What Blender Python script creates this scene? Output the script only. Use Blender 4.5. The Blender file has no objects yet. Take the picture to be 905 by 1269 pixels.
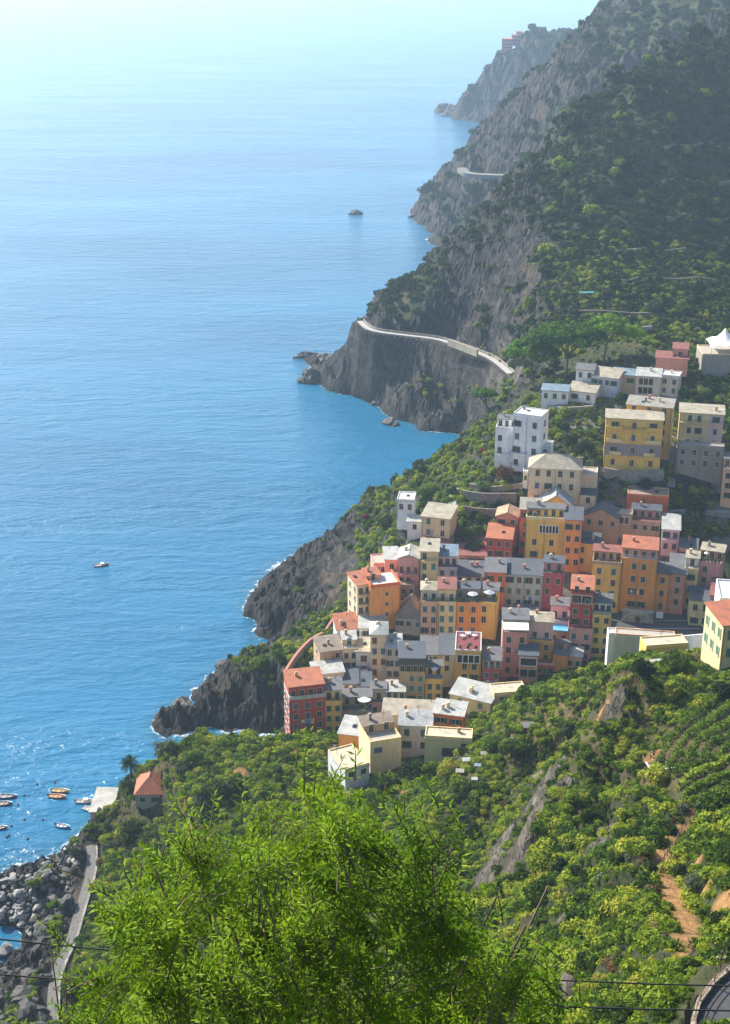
import bpy, bmesh, math, random
import numpy as np
from mathutils import Vector, Matrix
random.seed(7); RS = np.random.RandomState(11)
R = math.radians
scene = bpy.context.scene
COL = scene.collection
F = 1700.0; PITCH = R(21.9); SP, CP = math.sin(PITCH), math.cos(PITCH); CAMZ = 200.0
CU, CV = 452.5, 634.5

# ---------- survey helpers: photo bearing + known height or distance -> site coordinates ----------
def bearing(u, v):
    a = (u-CU)/F; b = (CV-v)/F
    return a, CP+b*SP, -SP+b*CP
def PZ(u, v, z):
    a, y, dz = bearing(u, v); t = (z-CAMZ)/dz
    return (a*t, y*t, z)
def PY(u, v, Y):
    a, y, dz = bearing(u, v); t = Y/y
    return (a*t, Y, CAMZ+dz*t)
def project(x, y, z):
    d = y*CP-(z-CAMZ)*SP; up = y*SP+(z-CAMZ)*CP
    return CU+F*x/d, CV-F*up/d

# ---------- object helpers ----------
def tag(o, label=None, cat=None, group=None, kind=None):
    if label: o['label'] = label
    if cat: o['category'] = cat
    if group: o['group'] = group
    if kind: o['kind'] = kind
    return o
def empty(name, loc, rz=0.0):
    o = bpy.data.objects.new(name, None); COL.objects.link(o)
    o.location = loc; o.rotation_euler = (0, 0, rz); o.empty_display_size = 0.5
    return o
def link(name, me, parent=None, loc=None, rz=None):
    o = bpy.data.objects.new(name, me); COL.objects.link(o)
    if parent is not None: o.parent = parent
    if loc is not None: o.location = loc
    if rz is not None: o.rotation_euler = (0, 0, rz)
    return o
def np_mesh(name, verts, faces, mat=None, smooth=False):
    """verts (n,3), faces (m,k) constant k"""
    verts = np.asarray(verts, dtype=np.float32); faces = np.asarray(faces, dtype=np.int32)
    me = bpy.data.meshes.new(name)
    me.vertices.add(len(verts)); me.vertices.foreach_set('co', verts.ravel())
    k = faces.shape[1]
    me.loops.add(faces.size); me.loops.foreach_set('vertex_index', faces.ravel())
    me.polygons.add(len(faces))
    me.polygons.foreach_set('loop_start', np.arange(0, faces.size, k, dtype=np.int32))
    me.polygons.foreach_set('loop_total', np.full(len(faces), k, dtype=np.int32))
    if smooth: me.polygons.foreach_set('use_smooth', np.ones(len(faces), dtype=bool))
    me.update(calc_edges=True)
    if mat: me.materials.append(mat)
    return me
class MB:
    """collects solids, then becomes ONE mesh"""
    def __init__(s): s.v = []; s.f = []
    def add(s, vs, fs):
        n = len(s.v); s.v += [tuple(p) for p in vs]; s.f += [tuple(i+n for i in f) for f in fs]; return s
    def box(s, x0, x1, y0, y1, z0, z1):
        return s.add([(x0,y0,z0),(x1,y0,z0),(x1,y1,z0),(x0,y1,z0),(x0,y0,z1),(x1,y0,z1),(x1,y1,z1),(x0,y1,z1)],
            [(0,3,2,1),(4,5,6,7),(0,1,5,4),(1,2,6,5),(2,3,7,6),(3,0,4,7)])
    def prism(s, pts, dz):   # planar polygon (3d pts) extruded by dz downwards
        n = len(pts); top = list(pts); bot = [(p[0], p[1], p[2]-dz) for p in pts]
        fs = [tuple(range(n)), tuple(range(2*n-1, n-1, -1))]
        for i in range(n):
            j = (i+1) % n; fs.append((i, i+n, j+n, j))
        return s.add(top+bot, fs)
    def tube(s, pts, rad, k=6):
        pts = [Vector(p) for p in pts]; rings = []
        for i, p in enumerate(pts):
            d = (pts[min(i+1, len(pts)-1)]-pts[max(i-1, 0)]).normalized()
            ax = Vector((0,0,1)) if abs(d.z) < 0.9 else Vector((1,0,0))
            e1 = d.cross(ax).normalized(); e2 = d.cross(e1)
            r = rad[i] if isinstance(rad, (list, tuple)) else rad
            rings.append([p+(e1*math.cos(2*math.pi*j/k)+e2*math.sin(2*math.pi*j/k))*r for j in range(k)])
        vs = [q for r_ in rings for q in r_]; fs = []
        for i in range(len(pts)-1):
            for j in range(k):
                fs.append((i*k+j, i*k+(j+1) % k, (i+1)*k+(j+1) % k, (i+1)*k+j))
        fs.append(tuple(range(k-1, -1, -1))); fs.append(tuple(range((len(pts)-1)*k, len(pts)*k)))
        return s.add(vs, fs)
    def mesh(s, name, mat=None, smooth=False):
        me = bpy.data.meshes.new(name); me.from_pydata(s.v, [], s.f)
        if mat: me.materials.append(mat)
        if smooth:
            for p in me.polygons: p.use_smooth = True
        me.update(); return me
    def build(s, name, mat, parent=None, loc=None, rz=None, smooth=False):
        return link(name, s.mesh(name, mat, smooth), parent, loc, rz)

# ---------- noise ----------
def _h(ix, iy, s):
    n = (ix*374761393+iy*668265263+s*1442695041) & 0xffffffff
    n = ((n ^ (n >> 13))*1274126177) & 0xffffffff
    return ((n ^ (n >> 16)) & 0xffffff)/16777215.0
def vnoise(x, y, s=0):
    x = np.asarray(x, float); y = np.asarray(y, float)
    ix = np.floor(x).astype(np.int64); iy = np.floor(y).astype(np.int64)
    fx = x-ix; fy = y-iy; fx = fx*fx*(3-2*fx); fy = fy*fy*(3-2*fy)
    a = _h(ix, iy, s); b = _h(ix+1, iy, s); c = _h(ix, iy+1, s); d = _h(ix+1, iy+1, s)
    return (a*(1-fx)+b*fx)*(1-fy)+(c*(1-fx)+d*fx)*fy
def fbm(x, y, s=0, o=4):
    r = 0; a = 1; t = 0
    for i in range(o):
        r = r+a*(vnoise(x*2**i, y*2**i, s+i*17)-0.5); t += a; a *= 0.5
    return r/t*2      # about -1..1
def ridged(x, y, s=0, o=4):
    r = 0; a = 1; t = 0
    for i in range(o):
        r = r+a*(1-np.abs(2*vnoise(x*2**i, y*2**i, s+i*13)-1)); t += a; a *= 0.55
    return r/t

# ---------- materials ----------
def nm(name):
    m = bpy.data.materials.new(name); m.use_nodes = True
    nt = m.node_tree; b = nt.nodes['Principled BSDF']
    return m, nt, b
def N(nt, t, **kw):
    n = nt.nodes.new(t)
    for k, v in kw.items():
        if hasattr(n, k): setattr(n, k, v)
        else: n.inputs[k].default_value = v
    return n
def L(nt, a, b): nt.links.new(a, b)
def ramp(nt, fac, stops, interp='LINEAR'):
    r = nt.nodes.new('ShaderNodeValToRGB'); e = r.color_ramp.elements; r.color_ramp.interpolation = interp
    e[0].position = stops[0][0]; e[0].color = (*stops[0][1], 1)
    e[1].position = stops[-1][0]; e[1].color = (*stops[-1][1], 1)
    for p, c in stops[1:-1]:
        q = e.new(p); q.color = (*c, 1)
    L(nt, fac, r.inputs[0]); return r.outputs[0]
def noise(nt, scale, detail=4, rough=0.6, vec=None, dist=0.0):
    n = N(nt, 'ShaderNodeTexNoise'); n.inputs['Scale'].default_value = scale
    n.inputs['Detail'].default_value = detail; n.inputs['Roughness'].default_value = rough
    n.inputs['Distortion'].default_value = dist
    if vec: L(nt, vec, n.inputs['Vector'])
    return n.outputs['Fac']
def mixc(nt, fac, a, b, mode='MIX'):
    m = nt.nodes.new('ShaderNodeMix'); m.data_type = 'RGBA'; m.blend_type = mode
    if isinstance(fac, (int, float)): m.inputs[0].default_value = fac
    else: L(nt, fac, m.inputs[0])
    for s, i in ((a, 6), (b, 7)):
        if isinstance(s, tuple): m.inputs[i].default_value = (*s, 1)
        else: L(nt, s, m.inputs[i])
    return m.outputs[2]
def math_(nt, op, a, b=None, clamp=False):
    m = nt.nodes.new('ShaderNodeMath'); m.operation = op; m.use_clamp = clamp
    for s, i in ((a, 0), (b, 1)):
        if s is None: continue
        if isinstance(s, (int, float)): m.inputs[i].default_value = s
        else: L(nt, s, m.inputs[i])
    return m.outputs[0]
def bump(nt, b, h, strength, dist):
    n = nt.nodes.new('ShaderNodeBump'); n.inputs['Strength'].default_value = strength; n.inputs['Distance'].default_value = dist
    L(nt, h, n.inputs['Height']); L(nt, n.outputs[0], b.inputs['Normal'])
def tc(nt, which='Object'): return nt.nodes.new('ShaderNodeTexCoord').outputs[which]
def pos(nt): return nt.nodes.new('ShaderNodeNewGeometry').outputs['Position']
def attr(nt, name):
    a = nt.nodes.new('ShaderNodeAttribute'); a.attribute_name = name; return a.outputs['Fac']
def mapping(nt, vec, scale, rot=(0,0,0)):
    m = nt.nodes.new('ShaderNodeMapping'); m.inputs['Scale'].default_value = scale; m.inputs['Rotation'].default_value = rot
    L(nt, vec, m.inputs['Vector']); return m.outputs[0]
def clampc(c): return tuple(max(0.0, min(1.0, x)) for x in c)
def mul(c, k): return clampc(tuple(x*k for x in c))
_mc = {}
def plaster(c, key=None):
    """weathered painted wall"""
    k = ('pl', c)
    if k in _mc: return _mc[k]
    m, nt, b = nm('plaster'); p = pos(nt)
    v = mapping(nt, p, (1, 1, 0.25))
    n1 = noise(nt, 0.9, 5, 0.65, v); n2 = noise(nt, 0.12, 3, 0.5, p)
    c1 = ramp(nt, n1, [(0.25, mul(c, 0.62)), (0.47, mul(c, 0.97)), (0.75, mul(c, 1.15))])
    c2 = mixc(nt, math_(nt, 'MULTIPLY', n2, 0.5), c1, mul((c[0]*0.9+0.03, c[1]*0.9+0.03, c[2]+0.04), 0.85))
    L(nt, c2, b.inputs['Base Color']); b.inputs['Roughness'].default_value = 0.85
    bump(nt, b, noise(nt, 3, 4, 0.6, p), 0.3, 0.05)
    _mc[k] = m; return m
def tiles(c, key=None):
    k = ('ti', c)
    if k in _mc: return _mc[k]
    m, nt, b = nm('roof_tiles'); o = tc(nt)
    w = N(nt, 'ShaderNodeTexWave'); w.wave_type = 'BANDS'; w.bands_direction = 'X'
    w.inputs['Scale'].default_value = 1.1; w.inputs['Distortion'].default_value = 1.0; L(nt, o, w.inputs['Vector'])
    br = N(nt, 'ShaderNodeTexBrick'); br.inputs['Scale'].default_value = 1.6
    br.inputs['Color1'].default_value = (*mul(c, 0.78), 1); br.inputs['Color2'].default_value = (*mul(c, 1.18), 1)
    br.inputs['Mortar'].default_value = (*mul(c, 0.55), 1); br.inputs['Mortar Size'].default_value = 0.03
    L(nt, o, br.inputs['Vector'])
    n1 = noise(nt, 0.45, 6, 0.75, pos(nt))
    c1 = mixc(nt, 0.2, br.outputs['Color'], c)
    c2 = mixc(nt, ramp(nt, n1, [(0.38, (0,0,0)), (0.62, (0.85,0.85,0.85))]), c1, mul((c[0]*0.6+0.04, c[1]*0.65+0.04, c[2]*0.65+0.035), 0.65))
    L(nt, c2, b.inputs['Base Color']); b.inputs['Roughness'].default_value = 0.75
    bump(nt, b, w.outputs['Color'], 0.5, 0.08)
    _mc[k] = m; return m
def plain(c, rough=0.6, metal=0.0, var=0.15):
    k = ('p', c, rough, metal)
    if k in _mc: return _mc[k]
    m, nt, b = nm('paint'); n1 = noise(nt, 2.0, 4, 0.6, pos(nt))
    L(nt, ramp(nt, n1, [(0.3, mul(c, 1-var)), (0.7, mul(c, 1+var))]), b.inputs['Base Color'])
    b.inputs['Roughness'].default_value = rough; b.inputs['Metallic'].default_value = metal
    _mc[k] = m; return m
def glassdark(c=(0.02, 0.025, 0.035)):
    k = ('g', c)
    if k in _mc: return _mc[k]
    m, nt, b = nm('glass_and_recess_shade'); b.inputs['Specular IOR Level'].default_value = 0.25; b.inputs['Roughness'].default_value = 0.2
    n1 = noise(nt, 0.35, 2, 0.5, pos(nt)); L(nt, ramp(nt, n1, [(0.4, mul(c, 0.5)), (0.65, mul(c, 1.4))]), b.inputs['Base Color'])
    _mc[k] = m; return m
# ---------- camera, world, sun ----------
cam = bpy.data.cameras.new('camera'); camo = bpy.data.objects.new('camera', cam); COL.objects.link(camo)
camo.location = (0, 0, CAMZ); camo.rotation_euler = (math.pi/2-PITCH, 0, 0)
cam.sensor_fit = 'HORIZONTAL'; cam.sensor_width = 36; cam.lens = F/905*36
cam.clip_start = 0.3; cam.clip_end = 60000; scene.camera = camo
SUN_AZ = (-0.74, 0.67); SUN_EL = R(38)
W = bpy.data.worlds.new('World'); scene.world = W; W.use_nodes = True
wn = W.node_tree; bg = wn.nodes['Background']
sky = wn.nodes.new('ShaderNodeTexSky'); sky.sky_type = 'NISHITA'; sky.sun_disc = False
sky.sun_elevation = SUN_EL; sky.sun_rotation = math.atan2(SUN_AZ[0], SUN_AZ[1])
sky.air_density = 1.0; sky.dust_density = 1.5; sky.ozone_density = 1.5
wn.links.new(sky.outputs[0], bg.inputs[0]); bg.inputs[1].default_value = 0.115
sl = bpy.data.lights.new('sun', 'SUN'); sl.energy = 5.0; sl.angle = R(0.53); sl.color = (1.0, 0.93, 0.80)
so = bpy.data.objects.new('sun', sl); COL.objects.link(so)
sd = Vector((SUN_AZ[0]*math.cos(SUN_EL), SUN_AZ[1]*math.cos(SUN_EL), math.sin(SUN_EL)))
so.rotation_euler = sd.to_track_quat('Z', 'Y').to_euler(); so.location = (-100, 100, 400)
scene.view_settings.view_transform = 'Standard'; scene.view_settings.look = 'None'
scene.view_settings.gamma = 1; scene.view_settings.exposure = 0.95
scene.cycles.max_bounces = 6; scene.cycles.volume_bounces = 1; scene.cycles.transparent_max_bounces = 8
scene.cycles.use_denoising = True

# ---------- terrain survey points ----------
def z0(v):   # height of village ground seen at photo row v
    return float(np.interp(v, [400,430,500,580,640,700,790,900,960], [85,75,60,50,38,30,20,12,9]))
def YV(v):
    return PZ(CU, v, z0(v))[1]
C = []
def cz(*pts):
    for u, v, z in pts: C.append(PZ(u, v, z))
def cy(*pts):
    for u, v, Y in pts: C.append(PY(u, v, Y))
def cw(*pts): C.extend(pts)
# coast waterline as seen
coast1 = [(-60,1110),(0,1085),(40,1078),(75,1062),(100,1042),(112,1022),(135,1010)]
coast2 = [(345,905),(290,906),(240,899),(195,888),(215,878),(240,866),(268,842),(278,828),(320,826),(345,800),(352,786),(335,772),(300,763),(312,738),(335,715),(375,690),(420,668)]
coast3 = [(600,530),(560,534),(520,531),(487,527),(476,503),(440,488),(405,479),(390,462),(372,442)]
coast4 = [(550,292),(535,280),(520,268)]
coast5 = [(605,151),(582,147),(574,141)]
for c in (coast1, coast2, coast3, coast4, coast5):
    cz(*[(u, v, 0.3) for u, v in c])
# sea bed
for (u, v) in [(-60,1000),(0,1000),(60,1030),(90,990),(0,900),(100,900),(160,905),(150,850),(235,915),(300,920),(230,820),(290,800),(240,745),(290,690),(350,655),(400,620),(440,590),(500,550),(540,520),(480,545),(430,520),(350,470),(340,420),(400,395),(420,350),(480,310),(500,270),(490,230),(540,200),(550,160),(540,120),(580,90),(300,300),(100,500),(200,600),(300,100),(562,150),(556,142),(563,130),(548,150),(566,118),(-200,400),(-200,800),(-200,0),(460,20),(500,-20)]:
    cz((u, v, -9))
for (u, v) in [(20,1065),(80,1045),(185,895),(260,912),(205,872),(262,832),(325,812),(300,775),(295,750),(325,708),(370,678),(410,658),(475,520),(455,500),(400,490),(365,450),(520,545),(570,548),(525,285)]:
    cz((u, v, -2.5))
# near coast, path and boulder shore (bottom left)
cz((0,1165,-3),(14,1172,-2.2),(-30,1175,-3.5),(6,1192,-1.6),(-25,1195,-2),(22,1185,-0.8),(-60,1250,2),(0,1250,3),(40,1250,4),(-60,1200,1.5),(0,1140,1.2),(20,1190,0.8),(40,1130,2),(70,1100,3.5),(0,1110,1.5),(60,1160,3),(0,1220,2.5),(95,1055,3),
   (118,1050,6),(125,1080,6),(108,1120,6),(90,1160,6),(70,1200,6),(65,1260,6),(130,1060,9),(145,1090,12),(120,1150,12),(105,1200,13),(110,1260,14),
   (120,1025,2.5),(130,1015,3),(150,1000,4),(165,1020,11))
cw((-110,150,4),(-110,100,12),(-130,200,-4),(-150,120,-5),(-200,150,-9),(-200,0,10),(-110,0,90),(-100,-80,150))
# camera hill
cw((0,0,194),(0,-60,215),(60,0,198),(-50,0,165),(0,10,184),(0,40,156),(0,80,119),(-30,60,122),(-45,90,88),(45,40,163),(80,60,155),(120,80,160),(140,0,215),(10,105,96),(-20,110,84),(-40,150,42),(-10,150,58))
cz((300,1250,30),(150,1250,16)); cy((300,1100,235),(450,1100,208),(450,1250,160),(450,1000,245),(380,1000,250),(200,1100,248),(250,1180,220),
   (560,1100,200),(560,1000,236),(560,1200,165),(500,1180,180))
# near slope on the right
cy((590,940,258),(620,1000,228),(640,1050,205),(620,1100,187),(600,1180,165),(620,1200,152),(650,930,246),(700,950,228),(700,900,248),(700,1050,188),(700,1150,152),(700,1250,106),
   (760,1010,196),(740,1100,162),(800,900,216),(800,1000,180),(800,1100,145),(800,1200,110),(780,1260,92),(905,900,204),(905,1000,164),(905,1100,128),(890,1180,96),(960,1000,160),(960,1150,108),
   (870,1240,80.5),(930,1240,77),(900,1300,72),(870,1215,84),(930,1190,92),(850,1060,150),(840,1150,118),(860,850,225),(960,850,215))
# its crest, as seen against the village
cy((905,818,236),(870,822,237),(825,845,240),(780,858,247),(740,862,255),(700,866,268),(650,880,284),(610,895,290),(960,810,232))
cw((90,300,34),(60,310,30),(120,270,50),(160,250,70),(200,200,110),(250,150,150))
# ground between crest and lower village, near group of houses
cy((600,905,288),(580,945,268),(530,950,268),(480,960,268),(440,985,258),(420,960,272),(560,895,300),(620,880,298),(500,905,292),(450,925,285),(400,925,284),(350,920,285),(300,918,286),
   (250,918,287),(220,930,286),(190,955,286),(350,970,264),(300,970,266),(250,985,262),(200,1010,270),(165,995,280),(170,1060,262),(820,820,282),(760,830,285))
# harbour inlet (hidden)
cw((-50,322,-2),(-34,326,-3),(-22,328,-2),(-12,330,4),(-42,308,5),(-25,306,9),(-60,305,-1))
# village ground
for (u, v) in [(400,905),(450,905),(500,890),(550,875),(600,860),(640,850),(400,850),(450,845),(500,830),(550,815),(600,800),(650,810),(700,815),(750,810),(440,800),(480,790),(520,785),(570,770),(620,770),(680,770),(720,775),
               (780,775),(840,775),(900,760),(480,735),(520,725),(570,720),(620,720),(680,725),(740,745),(800,755),(860,750),(500,680),(540,670),(580,680),(640,690),(700,700),(760,690),(830,690),(890,700),
               (540,640),(600,640),(660,640),(720,640),(780,640),(850,640),(900,640),(640,590),(700,590),(760,590),(840,590),(905,590),(680,540),(720,540),(770,540),(840,530),(905,540),(690,500),(740,495),(800,490),(860,480),(920,480),(960,600),(960,700)]:
    C.append(PZ(u, v, z0(v)-0.5))
# sea edge of the village
cz((205,886,1.8),(222,880,4),(240,870,6),(262,856,7.5),(285,846,9),(318,836,12),(400,700,10),(370,722,8),(345,745,6),(330,768,4),(388,850,14),(372,905,9),(360,830,15),(385,800,17),(345,808,14),(260,885,3),(230,888,2),(300,870,6),(345,860,6),(290,885,2.5),(340,890,2),(420,765,20),(438,745,20),(400,740,14),(360,750,8),(330,755,3),(345,730,4),
   (380,710,6),(420,690,9),(440,715,16),(450,660,13),(460,690,21),(448,632,14),(480,610,20),(505,592,24),(530,605,30),(560,560,29),(595,535,35),(585,575,40),(615,515,42),(620,560,48))
cw((0,488,0),(16,503,0),(34,520,0),(46,540,0),(54,572,0),(-5,500,-5),(12,520,-6),(30,540,-6),(40,560,-6),(38,590,-6))
# next headland with the cliff walk
cz((448,398,33),(462,409,33),(500,415,33),(540,421,33),(580,433,34),(610,446,35),(632,462,37))
cz((420,440,14),(445,450,14),(480,470,12),(520,480,14),(560,480,16),(600,490,16),(560,510,8),(600,515,8),(500,500,7),(440,425,24),(395,440,4),(405,460,5))
cy((640,470,545),(660,440,530),(700,460,492),(740,450,490),(650,480,505),(760,430,500))
cw((18,735,0),(30,750,-3),(-5,715,0),(-25,690,-3),(60,780,0),(100,820,5),(150,850,30))
cy((462,380,690),(500,345,700),(540,320,705),(570,285,707),(600,260,708),(650,222,712),(690,180,722),(715,150,732),(740,122,745),(770,95,765),(820,65,800),(860,47,830),(905,38,865),(980,20,930),(1100,0,1000))
cy((520,400,652),(580,400,632),(560,350,672),(620,400,600),(620,350,640),(620,300,672),(680,380,565),(680,300,625),(680,240,665),(740,400,535),(740,330,592),(740,250,650),(740,180,700),
   (800,400,535),(800,330,600),(800,250,665),(800,160,735),(860,400,535),(860,320,610),(860,220,695),(860,120,775),(905,400,540),(905,300,640),(905,180,745),(905,90,820),(1000,400,540),(1000,250,700),(1000,120,840),(1150,300,700))
cw((60,750,50),(95,770,62),(140,810,85),(190,860,110),(260,930,130),(350,980,150),(110,880,15),(180,960,50),(260,1000,85),(350,1040,120),(90,930,0),(130,1000,2),(180,980,30),(60,1000,-6),(250,1000,60))
# second spur
cy((528,258,1160),(545,235,1165),(560,205,1170),(580,180,1175),(600,160,1180),(640,122,1190),(700,72,1200),(720,45,1210),(740,20,1220),(760,0,1230),(820,-40,1240),(905,-80,1250),(1000,-110,1260))
cz((560,265,18),(580,225,38),(600,215,44)); cy((600,240,1090),(640,200,1080),(680,150,1090),(720,110,1100),(780,50,1120),(850,20,1130),(620,260,1060),(905,-20,1150),(760,80,1080),(900,30,1080),(700,180,1040))
cw((80,1250,0),(100,1290,-4),(150,1290,15),(200,1330,40),(280,1350,80),(120,1350,0),(200,1500,5),(260,1600,10),(160,1600,-6),(300,1800,20),(400,1400,120),(500,1700,120),(550,1300,220))
# third headland
cy((578,125,1935),(590,100,1940),(615,77,1945),(650,58,1950),(665,36,1955),(700,31,1960),(720,42,1965),(760,50,1970),(905,-20,1980),(1000,-40,2000),(620,130,1900),(660,90,1900),(700,80,1890),(750,110,1850))
cw((120,1990,-12),(110,1940,-12),(130,2050,-8),(200,2100,-6),(300,2200,-6),(400,2250,20),(600,2300,100))
C = np.array(C)
# anisotropic-free biharmonic-ish RBF (linear kernel with small smoothing)
def _solve(P, z, lam):
    d = np.sqrt(((P[:, None, :]-P[None])**2).sum(-1))
    n = len(P); A = np.zeros((n+3, n+3)); A[:n, :n] = -d+np.eye(n)*lam
    A[:n, n] = 1; A[:n, n+1:] = P/1000; A[n, :n] = 1; A[n+1:, :n] = (P/1000).T
    rhs = np.zeros(n+3); rhs[:n] = z
    return np.linalg.solve(A, rhs)
WRBF = _solve(C[:, :2], C[:, 2], 1.2)
def base_h(x, y):
    x = np.asarray(x, float); sh = x.shape; x = x.ravel(); y = np.asarray(y, float).ravel(); out = np.empty(len(x))
    n = len(C)
    for i in range(0, len(x), 20000):
        xs, ys = x[i:i+20000], y[i:i+20000]
        d = np.sqrt((xs[:, None]-C[None, :, 0])**2+(ys[:, None]-C[None, :, 1])**2)
        out[i:i+20000] = -d@WRBF[:n]+WRBF[n]+xs/1000*WRBF[n+1]+ys/1000*WRBF[n+2]
    return out.reshape(sh)
def sstep(a, b, t):
    t = np.clip((t-a)/(b-a), 0, 1); return t*t*(3-2*t)
VP = np.array([PZ(u, v, z0(v))[:2] for u, v in [(352,912),(392,800),(440,765),(445,715),(480,690),(515,640),(600,640),(612,560),(670,480),(760,440),(940,420),(1000,760),(880,800),(760,800),(700,835),(640,860),(560,880),(430,915)]])
VP = np.vstack([VP])
def inpoly(x, y, P):
    x = np.asarray(x); y = np.asarray(y); c = np.zeros(x.shape, bool); j = len(P)-1
    for i in range(len(P)):
        xi, yi = P[i]; xj, yj = P[j]
        with np.errstate(divide='ignore', invalid='ignore'):
            t = ((yi > y) != (yj > y)) & (x < (xj-xi)*(y-yi)/(yj-yi+1e-12)+xi)
        c ^= t; j = i
    return c
NG = np.array([PY(u, v, Y)[:2] for u, v, Y in [(410,985,256),(600,950,262),(620,880,300),(500,880,305),(410,905,295)]])
# centre lines of the walks (kept smooth)
WALK = [PZ(u, v, z) for u, v, z in [(446,398,34),(455,406,34),(470,411,34),(500,415,34),(540,420,34),(565,427,34.5),(590,436,35),(612,446,35.5),(633,463,37)]]
PATH2 = [PZ(u, v, 6.3) for u, v in [(112,1048),(113,1062),(111,1085),(104,1110),(95,1140),(86,1170),(74,1195),(66,1225),(64,1275)]]
TRAIL = [PY(u, v, Y) for u, v, Y in [(862,1185,100),(850,1150,116),(835,1110,134),(818,1080,149),(826,1055,156),(838,1035,162),(862,1018,166),(890,1012,167)]]
_zr = PY(890, 1240, 79)[2]
ROADPOLY = [PZ(u, v, _zr) for u, v in [(990,1176),(940,1188),(905,1205),(885,1222),(868,1245),(861,1269),(866,1320),(990,1320)]]
ROADF = [PZ(u, v, _zr)[:2] for u, v in [(1000,1165),(935,1180),(897,1198),(874,1219),(856,1243),(848,1269),(850,1345),(1000,1345)]]
def dist_poly(x, y, P):
    x = np.asarray(x, float); y = np.asarray(y, float); best = np.full(x.shape, 1e9); zz = np.zeros(x.shape)
    for i in range(len(P)-1):
        ax, ay, az = P[i]; bx, by, bz = P[i+1]; dx, dy = bx-ax, by-ay
        t = np.clip(((x-ax)*dx+(y-ay)*dy)/(dx*dx+dy*dy), 0, 1)
        d = np.hypot(x-ax-t*dx, y-ay-t*dy); m = d < best
        best = np.where(m, d, best); zz = np.where(m, az+t*(bz-az), zz)
    return best, zz
RIDGE = [PY(u, v, Y) for u, v, Y in [(770,905,232),(735,960,215),(705,1010,200),(680,1060,190),(650,1110,182)]]
GULLY = [PY(u, v, Y) for u, v, Y in [(700,915,245),(650,960,240),(600,1020,226),(575,1080,208),(560,1150,185)]]
def terrain(x, y):
    x = np.asarray(x, float); y = np.asarray(y, float)
    h = base_h(x, y)
    dr, _ = dist_poly(x, y, RIDGE); h = h+7.5*np.exp(-(dr/6.5)**2)
    dg, _ = dist_poly(x, y, GULLY); h = h-7.0*np.exp(-(dg/8.0)**2)
    e = 2.0+0.0015*np.abs(y)
    gx = (base_h(x+e, y)-base_h(x-e, y))/(2*e); gy = (base_h(x, y+e)-base_h(x, y-e))/(2*e)
    sl = np.hypot(gx, gy)
    vil = inpoly(x, y, VP) | inpoly(x, y, NG)
    far = sstep(450, 900, y)
    steep = sstep(0.45, 0.95, sl)
    lowsh = (1-sstep(3, 12, h))
    rock = np.clip(np.maximum(steep, lowsh*0.9), 0, 1)
    # strata: tilted beds give the cliffs their diagonal ribs
    sx = x*0.8+y*0.25; sy = y*0.8-x*0.2+h*0.9
    rib = ridged(sx*0.11, sy*0.035, 3, 4)-0.5
    rib2 = ridged(sx*0.35+5, sy*0.10, 9, 3)-0.5
    gull = ridged((x*0.9-y*0.15)*0.018, (y*0.5+x*0.3)*0.006, 31, 4)-0.55
    n = fbm(x*0.03, y*0.03, 1, 4)*2.2*(0.4+1.2*far)+fbm(x*0.15, y*0.15, 5, 3)*0.7*(0.5+far)
    n = n*(1-rock*0.3)+rock*(rib*(7.5+11*far)+rib2*(6.5+5*far)+(ridged(sx*0.8+2, sy*0.3, 19, 2)-0.5)*1.6)+gull*(7+22*far)*sstep(12, 40, h)*np.where(y < 330, 0.8, 1)
    n = n+far*sstep(0.2, 0.6, sl)*(ridged(x*0.012, y*0.012, 77, 4)-0.55)*16
    n = n*np.where(vil, 0.12, 1)*(0.25+0.75*sstep(-1.0, 4, h))*np.where((h < 1) & (y < 300), 0.4, 1)*0.9
    dn = np.hypot(x, y); n = n*(0.25+0.75*sstep(60, 150, dn))
    h2 = h+n
    lowc = (1-sstep(6, 12, h))*(y < 300)*sstep(-1.5, 1.0, h); h2 = h2+lowc*((ridged(x*0.22+3, y*0.22, 88, 4)-0.52)*6.5+(ridged(x*0.7, y*0.7, 89, 3)-0.5)*1.8)
    shc = (1-sstep(10, 18, h))*(y > 330)*(y < 480)*(x < 8)*sstep(-1.0, 2.0, h)*(~vil); h2 = h2+shc*((ridged(x*0.16+y*0.05, y*0.09, 90, 4)-0.5)*8+(ridged(x*0.6, y*0.5, 92, 3)-0.5)*2.2)
    # terraces cut in the big slope
    ter = far*(1-rock)*sstep(60, 110, x)*(1-sstep(820, 900, y))
    st = 4.0; q = h2/st; fr = q-np.floor(q); h2 = h2*(1-0.55*ter)+(np.floor(q)+sstep(0.55, 0.95, fr))*st*0.55*ter
    for P, wd in ((WALK, 3.0), (PATH2, 1.6), (TRAIL, 1.6)):
        d, zz = dist_poly(x, y, P); k = 1-sstep(wd, wd*2.6, d); h2 = h2*(1-k)+(zz-0.25)*k
    inr = inpoly(x, y, ROADF); h2 = np.where(inr, np.minimum(h2, _zr-0.3), h2)
    return h2, rock, vil, sl
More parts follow.
